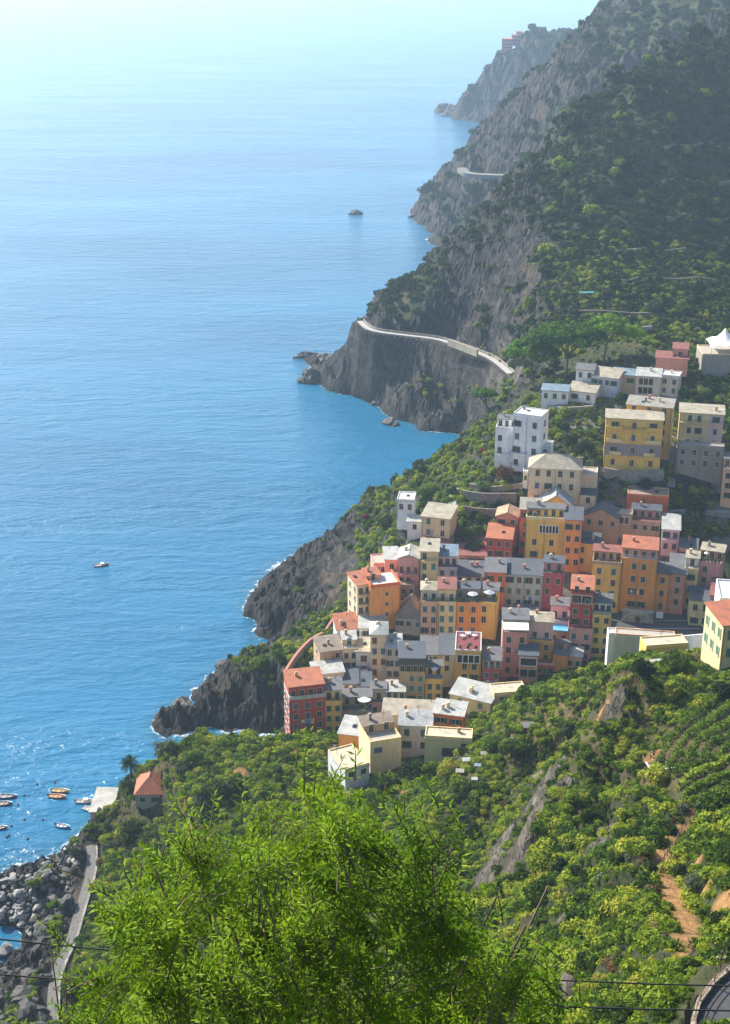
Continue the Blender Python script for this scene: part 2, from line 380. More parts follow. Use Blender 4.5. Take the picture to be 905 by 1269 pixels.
# ---------- terrain mesh ----------
NXT, = (560,)
yr = [ -60.0]
while yr[-1] < 60: yr.append(yr[-1]+4)
while yr[-1] < 2350: yr.append(yr[-1]+max(0.55, yr[-1]*0.0022))
yr = np.array(yr)
sN = np.linspace(-0.36, 0.62, NXT)
Yg, Sg = np.meshgrid(yr, sN, indexing='ij')
Xg = Sg*np.maximum(Yg, 0)+(Sg-0.1)*150*np.clip((200-Yg)/200, 0, 1.3)
Hg, RK, VIL, SLg = terrain(Xg, Yg)
ny_, nx_ = Xg.shape
RIB = [(PY(u, v, Y)[:2], r) for u, v, Y, r in [(668,985,230,2.3),(676,1030,212,3.1),(668,1070,198,3.4),(645,1100,192,3.4),(612,1075,205,3.3),(625,1045,212,2.7),(690,1055,196,2.0),(640,1130,183,2.8),(605,1110,196,2.7),(738,1110,168,1.9),(750,1080,175,1.6),(728,1140,157,1.9),(700,1250,106,1.4),(757,940,219,2.3),(658,1040,213,1.9),(690,950,238,1.6),(700,1180,140,1.4)]]
RMG = np.zeros(Xg.shape)
for (a_, r_) in RIB: RMG = np.maximum(RMG, 1-sstep(r_*0.5, r_*1.5, np.hypot((Xg-a_[0]), (Yg-a_[1])*0.6)))
Hg = Hg+RMG*((ridged(Xg*0.22+Hg*0.05, Yg*0.08+Xg*0.1, 61, 4)-0.5)*4.5+(ridged(Xg*0.9, Yg*0.4+Xg*0.3, 62, 3)-0.5)*1.6)
RK = np.where(RMG > 0.35, np.maximum(RK, 0.6), RK)
def grid_faces(ny, nx):
    i = np.arange(ny-1)[:, None]*nx+np.arange(nx-1)[None]
    return np.stack([i, i+1, i+1+nx, i+nx], -1).reshape(-1, 4)
gf = grid_faces(ny_, nx_)
verts = np.stack([Xg, Yg, Hg], -1).reshape(-1, 3)
# drop what lies deep under the sea
hm = Hg.ravel(); keep = hm[gf].max(1) > -7
gf = gf[keep]
used = np.zeros(len(verts), bool); used[gf.ravel()] = True
remap = np.cumsum(used)-1
# sideways strata offset on steep rock gives the cliffs overhang and ribs
rk = RK.ravel()
verts = verts[used]; gf = remap[gf]
def height_at(x, y):
    x = np.atleast_1d(np.asarray(x, float)); y = np.atleast_1d(np.asarray(y, float))
    return terrain(x, y)[0]
def H1(x, y): return float(height_at(x, y)[0])

def terrain_mat():
    m, nt, b = nm('terrain'); p = pos(nt)
    rock = attr(nt, 'rock'); soil = attr(nt, 'soil'); vil = attr(nt, 'paved'); wet = attr(nt, 'wet'); dry = attr(nt, 'dry')
    sm = mapping(nt, p, (0.9, 0.22, 0.5), (0.5, 0.35, 0.35))
    n_s = noise(nt, 0.55, 6, 0.7, sm, 1.0); n_b = noise(nt, 0.05, 5, 0.6, p)
    rc = ramp(nt, n_s, [(0.30, (0.006, 0.006, 0.007)), (0.45, (0.022, 0.021, 0.022)), (0.57, (0.048, 0.045, 0.044)), (0.67, (0.095, 0.086, 0.078)), (0.80, (0.22, 0.20, 0.175))])
    wv = N(nt, 'ShaderNodeTexWave'); wv.inputs['Scale'].default_value = 0.045; wv.inputs['Distortion'].default_value = 14.0; wv.inputs['Detail'].default_value = 6; wv.inputs['Detail Scale'].default_value = 0.9; wv.inputs['Detail Roughness'].default_value = 0.7; L(nt, mapping(nt, p, (1, 0.4, 0.8), (0.3, 0.7, 0.2)), wv.inputs['Vector'])
    rc = mixc(nt, ramp(nt, wv.outputs['Fac'], [(0.05, (0.45,0.45,0.45)), (0.35, (0,0,0))]), rc, (0.018, 0.017, 0.019))
    rc = mixc(nt, ramp(nt, wv.outputs['Fac'], [(0.92, (0,0,0)), (1.0, (0.12,0.12,0.12))]), rc, (0.26, 0.24, 0.22))
    rc = mixc(nt, ramp(nt, n_b, [(0.54, (0,0,0)), (0.7, (0.45,0.45,0.45))]), rc, (0.15, 0.10, 0.06))
    n_g = noise(nt, 0.35, 6, 0.7, p); n_g2 = noise(nt, 0.02, 4, 0.6, p)
    gc = ramp(nt, n_g, [(0.3, (0.012, 0.02, 0.007)), (0.5, (0.03, 0.045, 0.014)), (0.66, (0.065, 0.07, 0.028)), (0.82, (0.13, 0.11, 0.06))])
    gc = mixc(nt, ramp(nt, n_g2, [(0.45, (0,0,0)), (0.7, (0.4,0.4,0.4))]), gc, (0.06, 0.055, 0.028))
    gc = mixc(nt, dry, gc, ramp(nt, n_g, [(0.3, (0.16, 0.10, 0.05)), (0.7, (0.34, 0.22, 0.12))]))
    rf = math_(nt, 'ADD', rock, math_(nt, 'MULTIPLY', math_(nt, 'SUBTRACT', n_g, 0.5), 1.4))
    rf = ramp(nt, rf, [(0.40, (0,0,0)), (0.62, (1,1,1))])
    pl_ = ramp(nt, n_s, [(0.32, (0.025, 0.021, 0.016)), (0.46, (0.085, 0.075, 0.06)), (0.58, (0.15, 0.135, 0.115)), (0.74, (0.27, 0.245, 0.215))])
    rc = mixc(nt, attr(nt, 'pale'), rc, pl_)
    c = mixc(nt, rf, gc, rc)
    c = mixc(nt, wet, c, (0.02, 0.018, 0.017))
    sc = ramp(nt, noise(nt, 0.6, 5, 0.65, p), [(0.3, (0.19, 0.10, 0.04)), (0.7, (0.42, 0.24, 0.10))])
    c = mixc(nt, soil, c, sc)
    pc = ramp(nt, noise(nt, 0.4, 5, 0.65, p), [(0.3, (0.10, 0.09, 0.08)), (0.7, (0.24, 0.22, 0.19))])
    c = mixc(nt, vil, c, pc)
    L(nt, c, b.inputs['Base Color']); b.inputs['Roughness'].default_value = 0.92
    b.inputs['Specular IOR Level'].default_value = 0.2
    hsum = math_(nt, 'ADD', math_(nt, 'MULTIPLY', n_s, 1.3), math_(nt, 'MULTIPLY', noise(nt, 1.6, 5, 0.7, p), 0.4))
    bump(nt, b, hsum, 0.9, 1.1)
    return m
M_TERR = terrain_mat()
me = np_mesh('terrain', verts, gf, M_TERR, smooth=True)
me.polygons.foreach_set('use_smooth', RK.ravel()[used][gf].mean(1) < 0.45)
def setattr_(me, name, arr):
    a = me.attributes.new(name, 'FLOAT', 'POINT'); a.data.foreach_set('value', np.asarray(arr, dtype=np.float32).ravel())
SOILB = [(PY(u, v, Y)[:2], r) for u, v, Y, r in [(880,1045,150,2.6),(884,1110,128,2.4),(902,1130,118,3),(745,925,222,1.8),(806,960,200,1.6),(862,1002,168,1.6),(238,1015,255,2.2),(232,985,262,1.6),(500,985,250,1.6),(895,1060,140,2.6),(300,955,270,2.2),(640,990,226,1.2),(690,940,238,1.4),(870,1060,140,1.8),(890,1165,102,1.4),(900,1000,165,1.5)]]
def soil_mask(x, y):
    s = 1-sstep(0.9, 2.3, dist_poly(x, y, TRAIL)[0])
    for (a, r) in SOILB:
        s = np.maximum(s, (1-sstep(r*0.4, r*1.2, np.hypot(x-a[0], y-a[1])))*0.9)
    return np.clip(s+fbm(x*0.3, y*0.3, 41, 3)*0.7*(s > 0.02), 0, 1)
vx, vy, vz = verts[:, 0], verts[:, 1], verts[:, 2]
rk_ = RK.ravel()[used]
# the bare rock ribs of the near slope
rib_m = np.zeros(len(vx))
for (a, r) in RIB:
    rib_m = np.maximum(rib_m, 1-sstep(r*0.5, r*1.5, np.hypot((vx-a[0]), (vy-a[1])*0.6)))
near = (vy < 300) & (vz > 9)
rkf = np.where(near, np.maximum(rk_*0.35, rib_m), rk_)
# vegetation on upper parts of the big slope, rock on the seaward cliff
crest = (vy > 480) & (vy < 850)
uu, vv = project(vx, vy, vz)
vegish = sstep(60, 130, vx+vz*0.2-20)
rkf = np.where(crest, np.clip(np.maximum(rk_*(1-vegish*0.75), 1-sstep(20, 42, vz)), 0, 1), rkf)
vil_ = VIL.ravel()[used].astype(float)
shelf = inpoly(uu, vv, [(285,800),(296,715),(370,665),(440,635),(452,650),(440,700),(418,735),(385,760),(352,795)]) & (vy > 340) & (vy < 480) & (vx < 0)
rkf = np.where(shelf, np.maximum(rkf, 0.95), rkf)
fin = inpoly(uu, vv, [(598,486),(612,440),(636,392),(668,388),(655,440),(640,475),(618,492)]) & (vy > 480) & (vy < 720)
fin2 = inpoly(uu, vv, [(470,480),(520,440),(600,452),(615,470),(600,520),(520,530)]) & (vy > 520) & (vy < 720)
pl0 = rib_m*near+fin*sstep(0.5, 0.75, ridged(vx*0.35+vy*0.05, vy*0.03, 12, 3))*0.9+fin2*sstep(0.62, 0.8, ridged(vx*0.25+vz*0.25, vy*0.05+vz*0.05, 14, 3))*0.45  # fin, fin2: cream rock streaks, with sunlit rib edges put into the colour
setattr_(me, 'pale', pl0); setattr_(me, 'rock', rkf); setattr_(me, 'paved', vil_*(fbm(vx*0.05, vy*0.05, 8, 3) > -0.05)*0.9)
setattr_(me, 'soil', soil_mask(vx, vy)*(1-vil_)*(vy < 330)); setattr_(me, 'wet', np.maximum((1-sstep(0.4, 2.4, vz))*0.9, 0.45*(1-sstep(7, 15, vz))*(vy > 300)*(vy < 480)))  # wet: waterline band, plus a darker tone on low rock along the village shore
setattr_(me, 'dry', np.clip(sstep(0.2, 0.6, fbm(vx*0.02, vy*0.02, 55, 4))*0.45, 0, 1)*(vy < 700))
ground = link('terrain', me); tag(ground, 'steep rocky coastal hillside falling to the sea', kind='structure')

# ---------- sea ----------
ys = [-300, -100, 0, 60, 120]
while ys[-1] < 700: ys.append(ys[-1]+1.6)
while ys[-1] < 2400: ys.append(ys[-1]*1.008)
while ys[-1] < 26000: ys.append(ys[-1]*1.12)
ys = np.array(ys)
sp_ = np.concatenate([np.linspace(-1.1, -0.42, 8)[:-1], np.linspace(-0.42, 0.32, 330), np.linspace(0.32, 1.1, 8)[1:]])
Ys, Ss = np.meshgrid(ys, sp_, indexing='ij')
Xs = Ss*np.maximum(np.abs(Ys), 120)
shore = np.zeros(Xs.shape)
mk = (Ys > 150) & (Ys < 2100) & (Xs > -200) & (Xs < 320)
bh = np.full(Xs.shape, -9.0); bh[mk] = terrain(Xs[mk], Ys[mk])[0]
shore = sstep(-3.6, 0.4, bh)
Zs = np.zeros(Xs.shape)
mes = np_mesh('sea', np.stack([Xs, Ys, Zs], -1).reshape(-1, 3), grid_faces(*Xs.shape), None, smooth=True)
def sea_mat():
    m, nt, b = nm('sea_water'); p = pos(nt)
    sh = attr(nt, 'shore')
    q1 = mapping(nt, p, (0.35, 1.0, 1), (0, 0, 0.25)); q2 = mapping(nt, p, (0.5, 1.0, 1), (0, 0, -0.35))
    w1 = noise(nt, 0.11, 3, 0.55, q1, 0.6); w2 = noise(nt, 0.42, 4, 0.6, q2, 0.4); w3 = noise(nt, 1.7, 3, 0.6, q1)
    h = math_(nt, 'ADD', math_(nt, 'MULTIPLY', w1, 1.6), math_(nt, 'ADD', math_(nt, 'MULTIPLY', w2, 0.75), math_(nt, 'MULTIPLY', w3, 0.16)))
    big = noise(nt, 0.004, 3, 0.5, mapping(nt, p, (0.6, 1.4, 1)))
    deep = ramp(nt, big, [(0.35, (0.007, 0.105, 0.22)), (0.65, (0.014, 0.155, 0.30))])
    shal = mixc(nt, math_(nt, 'MULTIPLY', sh, 0.55), deep, (0.02, 0.10, 0.16))
    fo = math_(nt, 'ADD', math_(nt, 'MULTIPLY', sh, 0.62), math_(nt, 'MULTIPLY', noise(nt, 0.22, 6, 0.8, p, 1.5), 0.95))
    fo = math_(nt, 'ADD', fo, math_(nt, 'MULTIPLY', noise(nt, 0.02, 2, 0.5, p), 0.45))
    ff = ramp(nt, fo, [(0.0, (0,0,0)), (0.99, (0,0,0)), (1.0, (1,1,1))])
    # keep ramp inside 0..1 by remapping
    mr = N(nt, 'ShaderNodeMapRange'); mr.inputs['From Min'].default_value = 1.25; mr.inputs['From Max'].default_value = 1.42
    L(nt, fo, mr.inputs['Value'])
    c = mixc(nt, mr.outputs[0], shal, (0.75, 0.8, 0.82))
    L(nt, c, b.inputs['Base Color'])
    rr = math_(nt, 'ADD', 0.16, math_(nt, 'MULTIPLY', mr.outputs[0], 0.6)); L(nt, rr, b.inputs['Roughness'])
    b.inputs['IOR'].default_value = 1.33
    bump(nt, b, h, 1.0, 1.25)
    bn = b.inputs['Normal'].links[0].from_node; st_ = noise(nt, 0.012, 4, 0.6, mapping(nt, p, (0.35, 1.6, 1), (0, 0, 0.12)), 0.8)
    L(nt, ramp(nt, st_, [(0.35, (0.4,0.4,0.4)), (0.65, (1,1,1))]), bn.inputs['Strength'])
    return m
mes.materials.append(sea_mat()); setattr_(mes, 'shore', shore)
sea = link('sea', mes); tag(sea, 'rippled blue sea brightening towards the horizon', kind='structure')

# ---------- haze ----------
hz = MB().box(-34000, 34000, -400, 29500, -40, 262).build('haze', None)
m = bpy.data.materials.new('haze_air'); m.use_nodes = True; nt = m.node_tree; nt.nodes.clear()
out = nt.nodes.new('ShaderNodeOutputMaterial'); pv = nt.nodes.new('ShaderNodeVolumePrincipled')
pv.inputs['Color'].default_value = (0.58, 0.79, 1.0, 1); pv.inputs['Density'].default_value = 0.000145; pv.inputs['Anisotropy'].default_value = 0.32
nt.links.new(pv.outputs[0], out.inputs['Volume']); hz.data.materials.append(m)
hz.display_type = 'WIRE'; tag(hz, 'thin blue sea haze', kind='stuff')

# ---------- quick ground lookup on the finished terrain ----------
def Hq(x, y):
    x = np.atleast_1d(np.asarray(x, float)); y = np.atleast_1d(np.asarray(y, float))
    j = np.clip(np.searchsorted(yr, y)-1, 0, len(yr)-2); ty = np.clip((y-yr[j])/(yr[j+1]-yr[j]), 0, 1)
    def sx(jj, x_):
        Y = yr[jj]; k = 150*np.clip((200-Y)/200, 0, 1.3); s = (x_+0.1*k)/(np.maximum(Y, 0)+k+1e-9)
        return np.clip((s+0.36)/0.98*(NXT-1), 0, NXT-1.001)
    o = 0
    for jj, w in ((j, 1-ty), (j+1, ty)):
        f = sx(jj, x); i = f.astype(int); t = f-i
        o = o+w*(Hg[jj, i]*(1-t)+Hg[jj, i+1]*t)
    return o
def hit(u, v, y0=20, y1=2200):
    a, yy, dz = bearing(u, v); n = 6000; t = np.linspace(y0, y1, n)/yy if y1 < 800 else np.geomspace(y0, y1, n)/yy
    z = CAMZ+dz*t; h = Hq(a*t, yy*t); k = np.argmax(z <= np.maximum(h, 0))
    return (a*t[k], yy*t[k], float(max(h[k], 0)))
# ---------- houses ----------
orange=(0.82,0.33,0.07); deep=(0.70,0.165,0.035); yel=(0.85,0.54,0.11); ochre=(0.74,0.43,0.10); cream=(0.82,0.64,0.32); pale=(0.78,0.63,0.40)
pink=(0.74,0.36,0.31); lpink=(0.75,0.50,0.47); red=(0.50,0.075,0.045); crim=(0.50,0.10,0.10); white=(0.74,0.74,0.72); mint=(0.50,0.60,0.50); tan=(0.50,0.35,0.21)
grey=(0.34,0.31,0.28); lgrey=(0.58,0.53,0.46); peach=(0.76,0.44,0.24); salmon=(0.66,0.27,0.18); khaki=(0.60,0.50,0.29); stone=(0.30,0.26,0.21); bluish=(0.50,0.55,0.60)
SLATE=(0.08,0.098,0.135); GREYR=(0.15,0.152,0.17); PALER=(0.36,0.33,0.28); CREAMR=(0.46,0.40,0.30); TERRA=(0.50,0.15,0.065); REDR=(0.30,0.09,0.07); BROWNR=(0.28,0.21,0.16); WHITER=(0.50,0.50,0.48); BLUER=(0.18,0.27,0.36); MAROON=(0.17,0.035,0.04)
M_WOODW = plain((0.62,0.61,0.58), 0.6); M_IRON = plain((0.05,0.05,0.055), 0.5); M_SUR = plain((0.50,0.45,0.37), 0.8)
M_CONC = plain((0.36,0.34,0.31), 0.9); M_TERR_FLOOR = plain((0.30,0.22,0.18), 0.85); M_PLANT = plain((0.03,0.07,0.015), 0.7, 0, 0.4)
SH = {'g': (0.03,0.10,0.06), 't': (0.05,0.20,0.20), 'b': (0.16,0.06,0.03), 'u': (0.06,0.12,0.20), 'v': (0.09,0.22,0.15)}
_wm = {}
def win_mesh(w, h, st):
    k = (round(w, 2), round(h, 2), st)
    if k in _wm: return _wm[k]
    w2, h2 = w/2, h/2
    if st in ('k', 'o', 'O'):
        b = MB().box(-w2, w2, -0.05, 0.05, -h2, h2); g = b.mesh('window', glassdark())
        f = MB().box(-0.03, 0.03, -0.075, -0.05, -h2, h2)
        n = len(g.vertices); bm = bmesh.new(); bm.from_mesh(g); g.materials.append(M_WOODW)
        vs = [bm.verts.new(p) for p in f.v]
        for fc in f.f:
            q = bm.faces.new([vs[i] for i in fc]); q.material_index = 1
        bm.to_mesh(g); bm.free()
    else:
        b = MB()
        for s in (-1, 1):
            x0, x1 = (-w2, -0.02) if s < 0 else (0.02, w2)
            b.box(x0, x1, -0.07, 0.02, -h2, h2)
            for i in range(5):
                z = -h2+h*(i+0.5)/5; b.box(x0+0.06, x1-0.06, -0.10, -0.07, z-h*0.03, z+h*0.05)
        g = b.mesh('window', plain(SH[st], 0.6))
    e = 0.11
    s = MB().box(-w2-e, -w2, -0.09, 0.02, -h2, h2).box(w2, w2+e, -0.09, 0.02, -h2, h2).box(-w2-e, w2+e, -0.09, 0.02, h2, h2+e).box(-w2-e-0.06, w2+e+0.06, -0.20, 0.02, -h2-0.12, -h2)
    fm = s.mesh('frame', M_SUR)
    sm = None
    if st in ('o', 'O'):
        t = MB().box(0, w2, -0.06, 0.0, -h2, h2)
        for i in range(5):
            z = -h2+h*(i+0.5)/5; t.box(0.05, w2-0.05, -0.08, -0.06, z-h*0.03, z+h*0.05)
        sm = t.mesh('shutter', plain(SH['g' if st == 'o' else 't'], 0.6))
    _wm[k] = (g, fm, sm); return _wm[k]
def add_window(root, x, y, z, rz, w, h, st):
    st = 'k' if st == '.' else st
    g, fm, sm = win_mesh(w, h, st)
    o = link('window', g, root, (x, y, z), rz); link('frame', fm, o)
    if sm:
        link('shutter', sm, o, (w/2+0.02, -0.095, 0)); link('shutter', sm, o, (-w/2-0.02-w/2, -0.095, 0))
    return o
def railing(w, d, x0, y0, z0_, mat, closed=True):
    """iron rail along front and both sides of a slab"""
    b = MB()
    def run(ax, ay, bx, by):
        ln = math.hypot(bx-ax, by-ay); n = max(2, int(ln/0.35))
        b.tube([(ax, ay, z0_+0.95), (bx, by, z0_+0.95)], 0.035, 4); b.tube([(ax, ay, z0_+0.12), (bx, by, z0_+0.12)], 0.02, 4)
        for i in range(n+1):
            t = i/n; px, py = ax+(bx-ax)*t, ay+(by-ay)*t; b.box(px-0.02, px+0.02, py-0.02, py+0.02, z0_, z0_+0.95)
    run(x0, y0, x0+w, y0); run(x0, y0, x0, y0+d); run(x0+w, y0, x0+w, y0+d)
    return b
def roof_part(root, kind, w, d, H, rc, rise, ov=0.35, name='roof', x0=None, y0=0.0):
    x0 = -w/2 if x0 is None else x0; x1 = x0+w; y1 = y0+d; T = 0.16
    m = tiles(rc); b = MB()
    X0, X1, Y0, Y1 = x0-ov, x1+ov, y0-ov, y1+ov
    if kind == 's':
        b.prism([(X0, Y0, H), (X1, Y0, H), (X1, Y1, H+rise), (X0, Y1, H+rise)], T)
    elif kind == 'h':
        k = min(w, d)/2+ov*0.9
        if w >= d: r0 = (X0+k, (Y0+Y1)/2, H+rise); r1 = (X1-k, (Y0+Y1)/2, H+rise)
        else: r0 = ((X0+X1)/2, Y0+k, H+rise); r1 = ((X0+X1)/2, Y1-k, H+rise)
        a, c, e, g = (X0, Y0, H), (X1, Y0, H), (X1, Y1, H), (X0, Y1, H); lo = [(p[0], p[1], H-T) for p in (a, c, e, g)]
        vs = [a, c, e, g, r0, r1]+lo
        if w >= d: fs = [(0, 1, 5, 4), (1, 2, 5), (2, 3, 4, 5), (3, 0, 4)]
        else: fs = [(0, 1, 4), (1, 2, 5, 4), (2, 3, 5), (3, 0, 4, 5)]
        fs += [(9, 8, 7, 6), (0, 6, 7, 1), (1, 7, 8, 2), (2, 8, 9, 3), (3, 9, 6, 0)]
        b.add(vs, fs)
        b.tube([r0, r1], 0.12, 5)
    elif kind == 'g':
        ym = (Y0+Y1)/2
        b.prism([(X0, Y0, H), (X1, Y0, H), (X1, ym, H+rise), (X0, ym, H+rise)], T)
        b.prism([(X0, ym+0.01, H+rise), (X1, ym+0.01, H+rise), (X1, Y1, H), (X0, Y1, H)], T)
        b.tube([(X0, ym, H+rise), (X1, ym, H+rise)], 0.13, 5)
    elif kind == 'G':
        xm = (X0+X1)/2
        b.prism([(X0, Y0, H), (xm, Y0, H+rise), (xm, Y1, H+rise), (X0, Y1, H)], T)
        b.prism([(xm+0.01, Y0, H+rise), (X1, Y0, H), (X1, Y1, H), (xm+0.01, Y1, H+rise)], T)
        b.tube([(xm, Y0, H+rise), (xm, Y1, H+rise)], 0.13, 5)
    else:
        b.box(x0+0.22, x1-0.22, y0+0.22, y1-0.22, H-0.1, H+0.12)
        m = plain(rc, 0.85)
    return b.build(name, m, root)
def wall_mesh(w, d, H, kind, rise, x0=None, y0=0.0, zb=-4.0):
    x0 = -w/2 if x0 is None else x0; x1 = x0+w; y1 = y0+d; b = MB(); t = H-0.165
    if kind == 's':
        tb = H+rise-0.3
        b.add([(x0,y0,zb),(x1,y0,zb),(x1,y1,zb),(x0,y1,zb),(x0,y0,t),(x1,y0,t),(x1,y1,tb),(x0,y1,tb)], [(0,3,2,1),(4,5,6,7),(0,1,5,4),(1,2,6,5),(2,3,7,6),(3,0,4,7)])
    elif kind == 'G':
        xm = (x0+x1)/2; tr = H+rise-0.3
        b.add([(x0,y0,zb),(x1,y0,zb),(x1,y0,t),(xm,y0,tr),(x0,y0,t),(x0,y1,zb),(x1,y1,zb),(x1,y1,t),(xm,y1,tr),(x0,y1,t)],
              [(0,1,2,3,4),(9,8,7,6,5),(1,6,7,2),(2,7,8,3),(3,8,9,4),(4,9,5,0),(0,5,6,1)])
    elif kind == 'g':
        ym = (y0+y1)/2; tr = H+rise-0.3
        b.add([(x0,y0,zb),(x0,y1,zb),(x0,y1,t),(x0,ym,tr),(x0,y0,t),(x1,y0,zb),(x1,y1,zb),(x1,y1,t),(x1,ym,tr),(x1,y0,t)],
              [(4,3,2,1,0),(5,6,7,8,9),(0,1,6,5),(1,2,7,6),(2,3,8,7),(3,4,9,8),(4,0,5,9)])
    elif kind in ('f', 't'):
        b.box(x0, x1, y0, y1, zb, H)
    else: b.box(x0, x1, y0, y1, zb, t)
    return b
HOUSES = []
def chimney(roof, x, y, z, c=None):
    b = MB().box(x-0.35, x+0.35, y-0.3, y+0.3, z-0.8, z+1.0).box(x-0.45, x+0.45, y-0.4, y+0.4, z+1.0, z+1.12).box(x-0.3, x+0.3, y-0.25, y+0.25, z+1.12, z+1.35)
    b.build('chimney', plaster(c or random.choice([salmon, tan, pale, grey])), roof)
def House(label, u0, u1, vt, vb, d=8, rel=0, roof='s', wall=cream, rc=GREYR, cols=2, rows=None, sp=11.0, r0=None, st='k', Y=None, name='town_house', cat='house',
          rise=None, bal=(), band=None, side=0, side2=0, split=None, ch=1, awn=None, room=None, log=None, rail=None, cor=True, ww=1.15, wh=1.85, par=None, door=False, dz=0.0, xs=None, strip=None, str_=None):
    uc = (u0+u1)/2; d = d*0.84 if Y is None else d
    if Y == 'hit': Y = hit(uc, vb, 150, 500)[1]
    if Y is None: bx, by, bz = PZ(uc, vb, z0(vb)+dz)
    else: bx, by, bz = PY(uc, vb, Y)
    topz = PY(uc, vt, by)[2]; H = max(2.2, topz-bz); dep = by*CP-(bz-CAMZ)*SP
    rl = R(rel); w = (u1-u0)/F*dep/math.cos(rl)
    phi = math.atan2(bx, by)
    rz = -phi+rl; ppm = (vb-vt)/H if H > 0 else 4
    root = empty(name, (bx, by, bz), rz); tag(root, label, cat, 'houses on the distant headland' if by > 1500 else 'houses of the hillside village')
    if rise is None: rise = {'s': d*0.11, 'g': d*0.2, 'G': w*0.22, 'h': min(w, d)*0.27}.get(roof, 0)
    wm = plaster(wall)
    wo = wall_mesh(w, d, H, roof, rise).build('wall', wm, root)
    if split:      # second colour on part of the front
        x0 = -w/2+w*split[0]; MB().box(x0, w/2, -0.03, 0.4, -4, H-0.2).build('wall', plaster(split[1]), root)
    if roof == 't':
        rf = MB().box(-w/2+0.2, w/2-0.2, 0.2, d-0.2, H-0.1, H+0.06).build('terrace_floor', plain(rc, 0.85), root)
        b = MB().box(-w/2, w/2, 0, 0.16, H, H+0.35).box(-w/2, -w/2+0.16, 0.16, d, H, H+0.35).box(w/2-0.16, w/2, 0.16, d, H, H+0.35)
        if par: b = MB().box(-w/2, w/2, 0, 0.18, H, H+1.0).box(-w/2, -w/2+0.18, 0.18, d, H, H+1.0).box(w/2-0.18, w/2, 0.18, d, H, H+1.0)
        b.build('parapet', plaster(par if par else wall), root)
        if not par: railing(w-0.2, d-1, -w/2+0.1, 0.1, H+0.3, None).build('railing', rail or M_IRON, root)
        rm = room or dict()
        if rm is not False:
            f = rm.get('f', 0.5); rh = rm.get('h', 2.6); rw = w*rm.get('w', 1.0)-0.1; rx = rm.get('x', -w/2+0.05)
            rk = rm.get('k', 's'); rr = rm.get('rc', GREYR); y0 = d*(1-f); rrise = d*f*0.16
            wall_mesh(rw, d*f, H+rh, rk, rrise, rx, y0, H-0.2).build('upper_room', plaster(rm.get('c', wall)), root)
            r = roof_part(root, rk, rw, d*f, H+rh, rr, rrise, 0.3, 'roof', rx, y0)
            n = rm.get('n', max(1, int(rw/2.0)))
            for i in range(n): add_window(root, rx+rw*(i+0.5)/n, y0-0.0, H+1.15, 0, 1.0, 1.9, rm.get('st', 'k'))
            if ch: chimney(r, rx+rw*0.3, y0+d*f*0.6, H+rh+0.5)
    else:
        rf = roof_part(root, roof, w, d, H, rc, rise)
        if roof == 'f':
            pm = plaster(par or wall)
            MB().box(-w/2, w/2, 0, 0.2, H, H+0.4).box(-w/2, w/2, d-0.2, d, H, H+0.4).box(-w/2, -w/2+0.2, 0.2, d-0.2, H, H+0.4).box(w/2-0.2, w/2, 0.2, d-0.2, H, H+0.4).build('parapet', pm, root)
        for k in range(ch):
            cx = (random.random()-0.5)*w*0.7; cy = d*(0.3+0.5*random.random())
            zz = {'s': H+rise*cy/d, 'g': H+rise*0.5, 'G': H+rise*(1-abs(cx)/(w/2)), 'h': H+rise*0.4, 'f': H}.get(roof, H)
            chimney(rf, cx, cy, zz)
    if cor and roof != 't':
        MB().box(-w/2-0.12, w/2+0.12, -0.14, 0.0, H-0.42, H-0.19).build('cornice', plaster(mul(wall, 1.15)) if wall != white else M_SUR, root)
    # windows
    spm = sp/ppm; top = (r0/ppm) if r0 is not None else spm*0.62
    if rows is None: rows = int(max(0, (H-top-0.3)//spm)+1)
    hh = min(wh, spm*0.55)
    cw_ = min(ww, w/max(cols, 1)*0.5)
    xs_ = xs or [(i+0.5)/cols for i in range(cols)]
    zs = []
    for r_ in range(rows):
        z = H-top-r_*spm
        if z < 0.6: break
        zs.append(z)
        for i, fx in enumerate(xs_):
            s = st[(r_*len(xs_)+i) % len(st)] if len(st) > 1 else st
            if s == '.': continue
            q_ = random.random()
            if s == 'k' and by < 460 and q_ < 0.42: s = 'o' if q_ < 0.2 else ('g' if q_ < 0.34 else 'u')
            add_window(root, -w/2+w*fx, -0.05 if split and fx > split[0] else -0.02, z, 0, cw_, hh, s)
    for sd_, n in ((-1, side), (1, side2)):
        for r_ in range(rows if n else 0):
            z = H-top-r_*spm
            if z < 0.6: break
            for i in range(n):
                add_window(root, sd_*(w/2+0.02), d*(i+0.5)/n, z, -math.pi/2 if sd_ < 0 else math.pi/2, cw_, hh, st[0])
    if str_:
        for z in zs:
            MB().box(-w/2-0.04, w/2+0.04, -0.07, 0.0, z-spm*0.5, z-spm*0.5+0.18).build('string_course', M_SUR, root)
    if rows >= 2 and w > 4 and name != 'far':
        px = w/2-0.25 if (int(u0) % 2) else -w/2+0.25
        MB().tube([(px, -0.10, H-0.2), (px, -0.10, -1)], 0.07, 6).build('drainpipe', plain(mul(wall, 0.35)), root)
        if w > 9: MB().tube([(px*0.02, -0.10, H-0.2), (px*0.02, -0.10, -1)], 0.07, 6).build('drainpipe', plain(mul(wall, 0.4)), root)
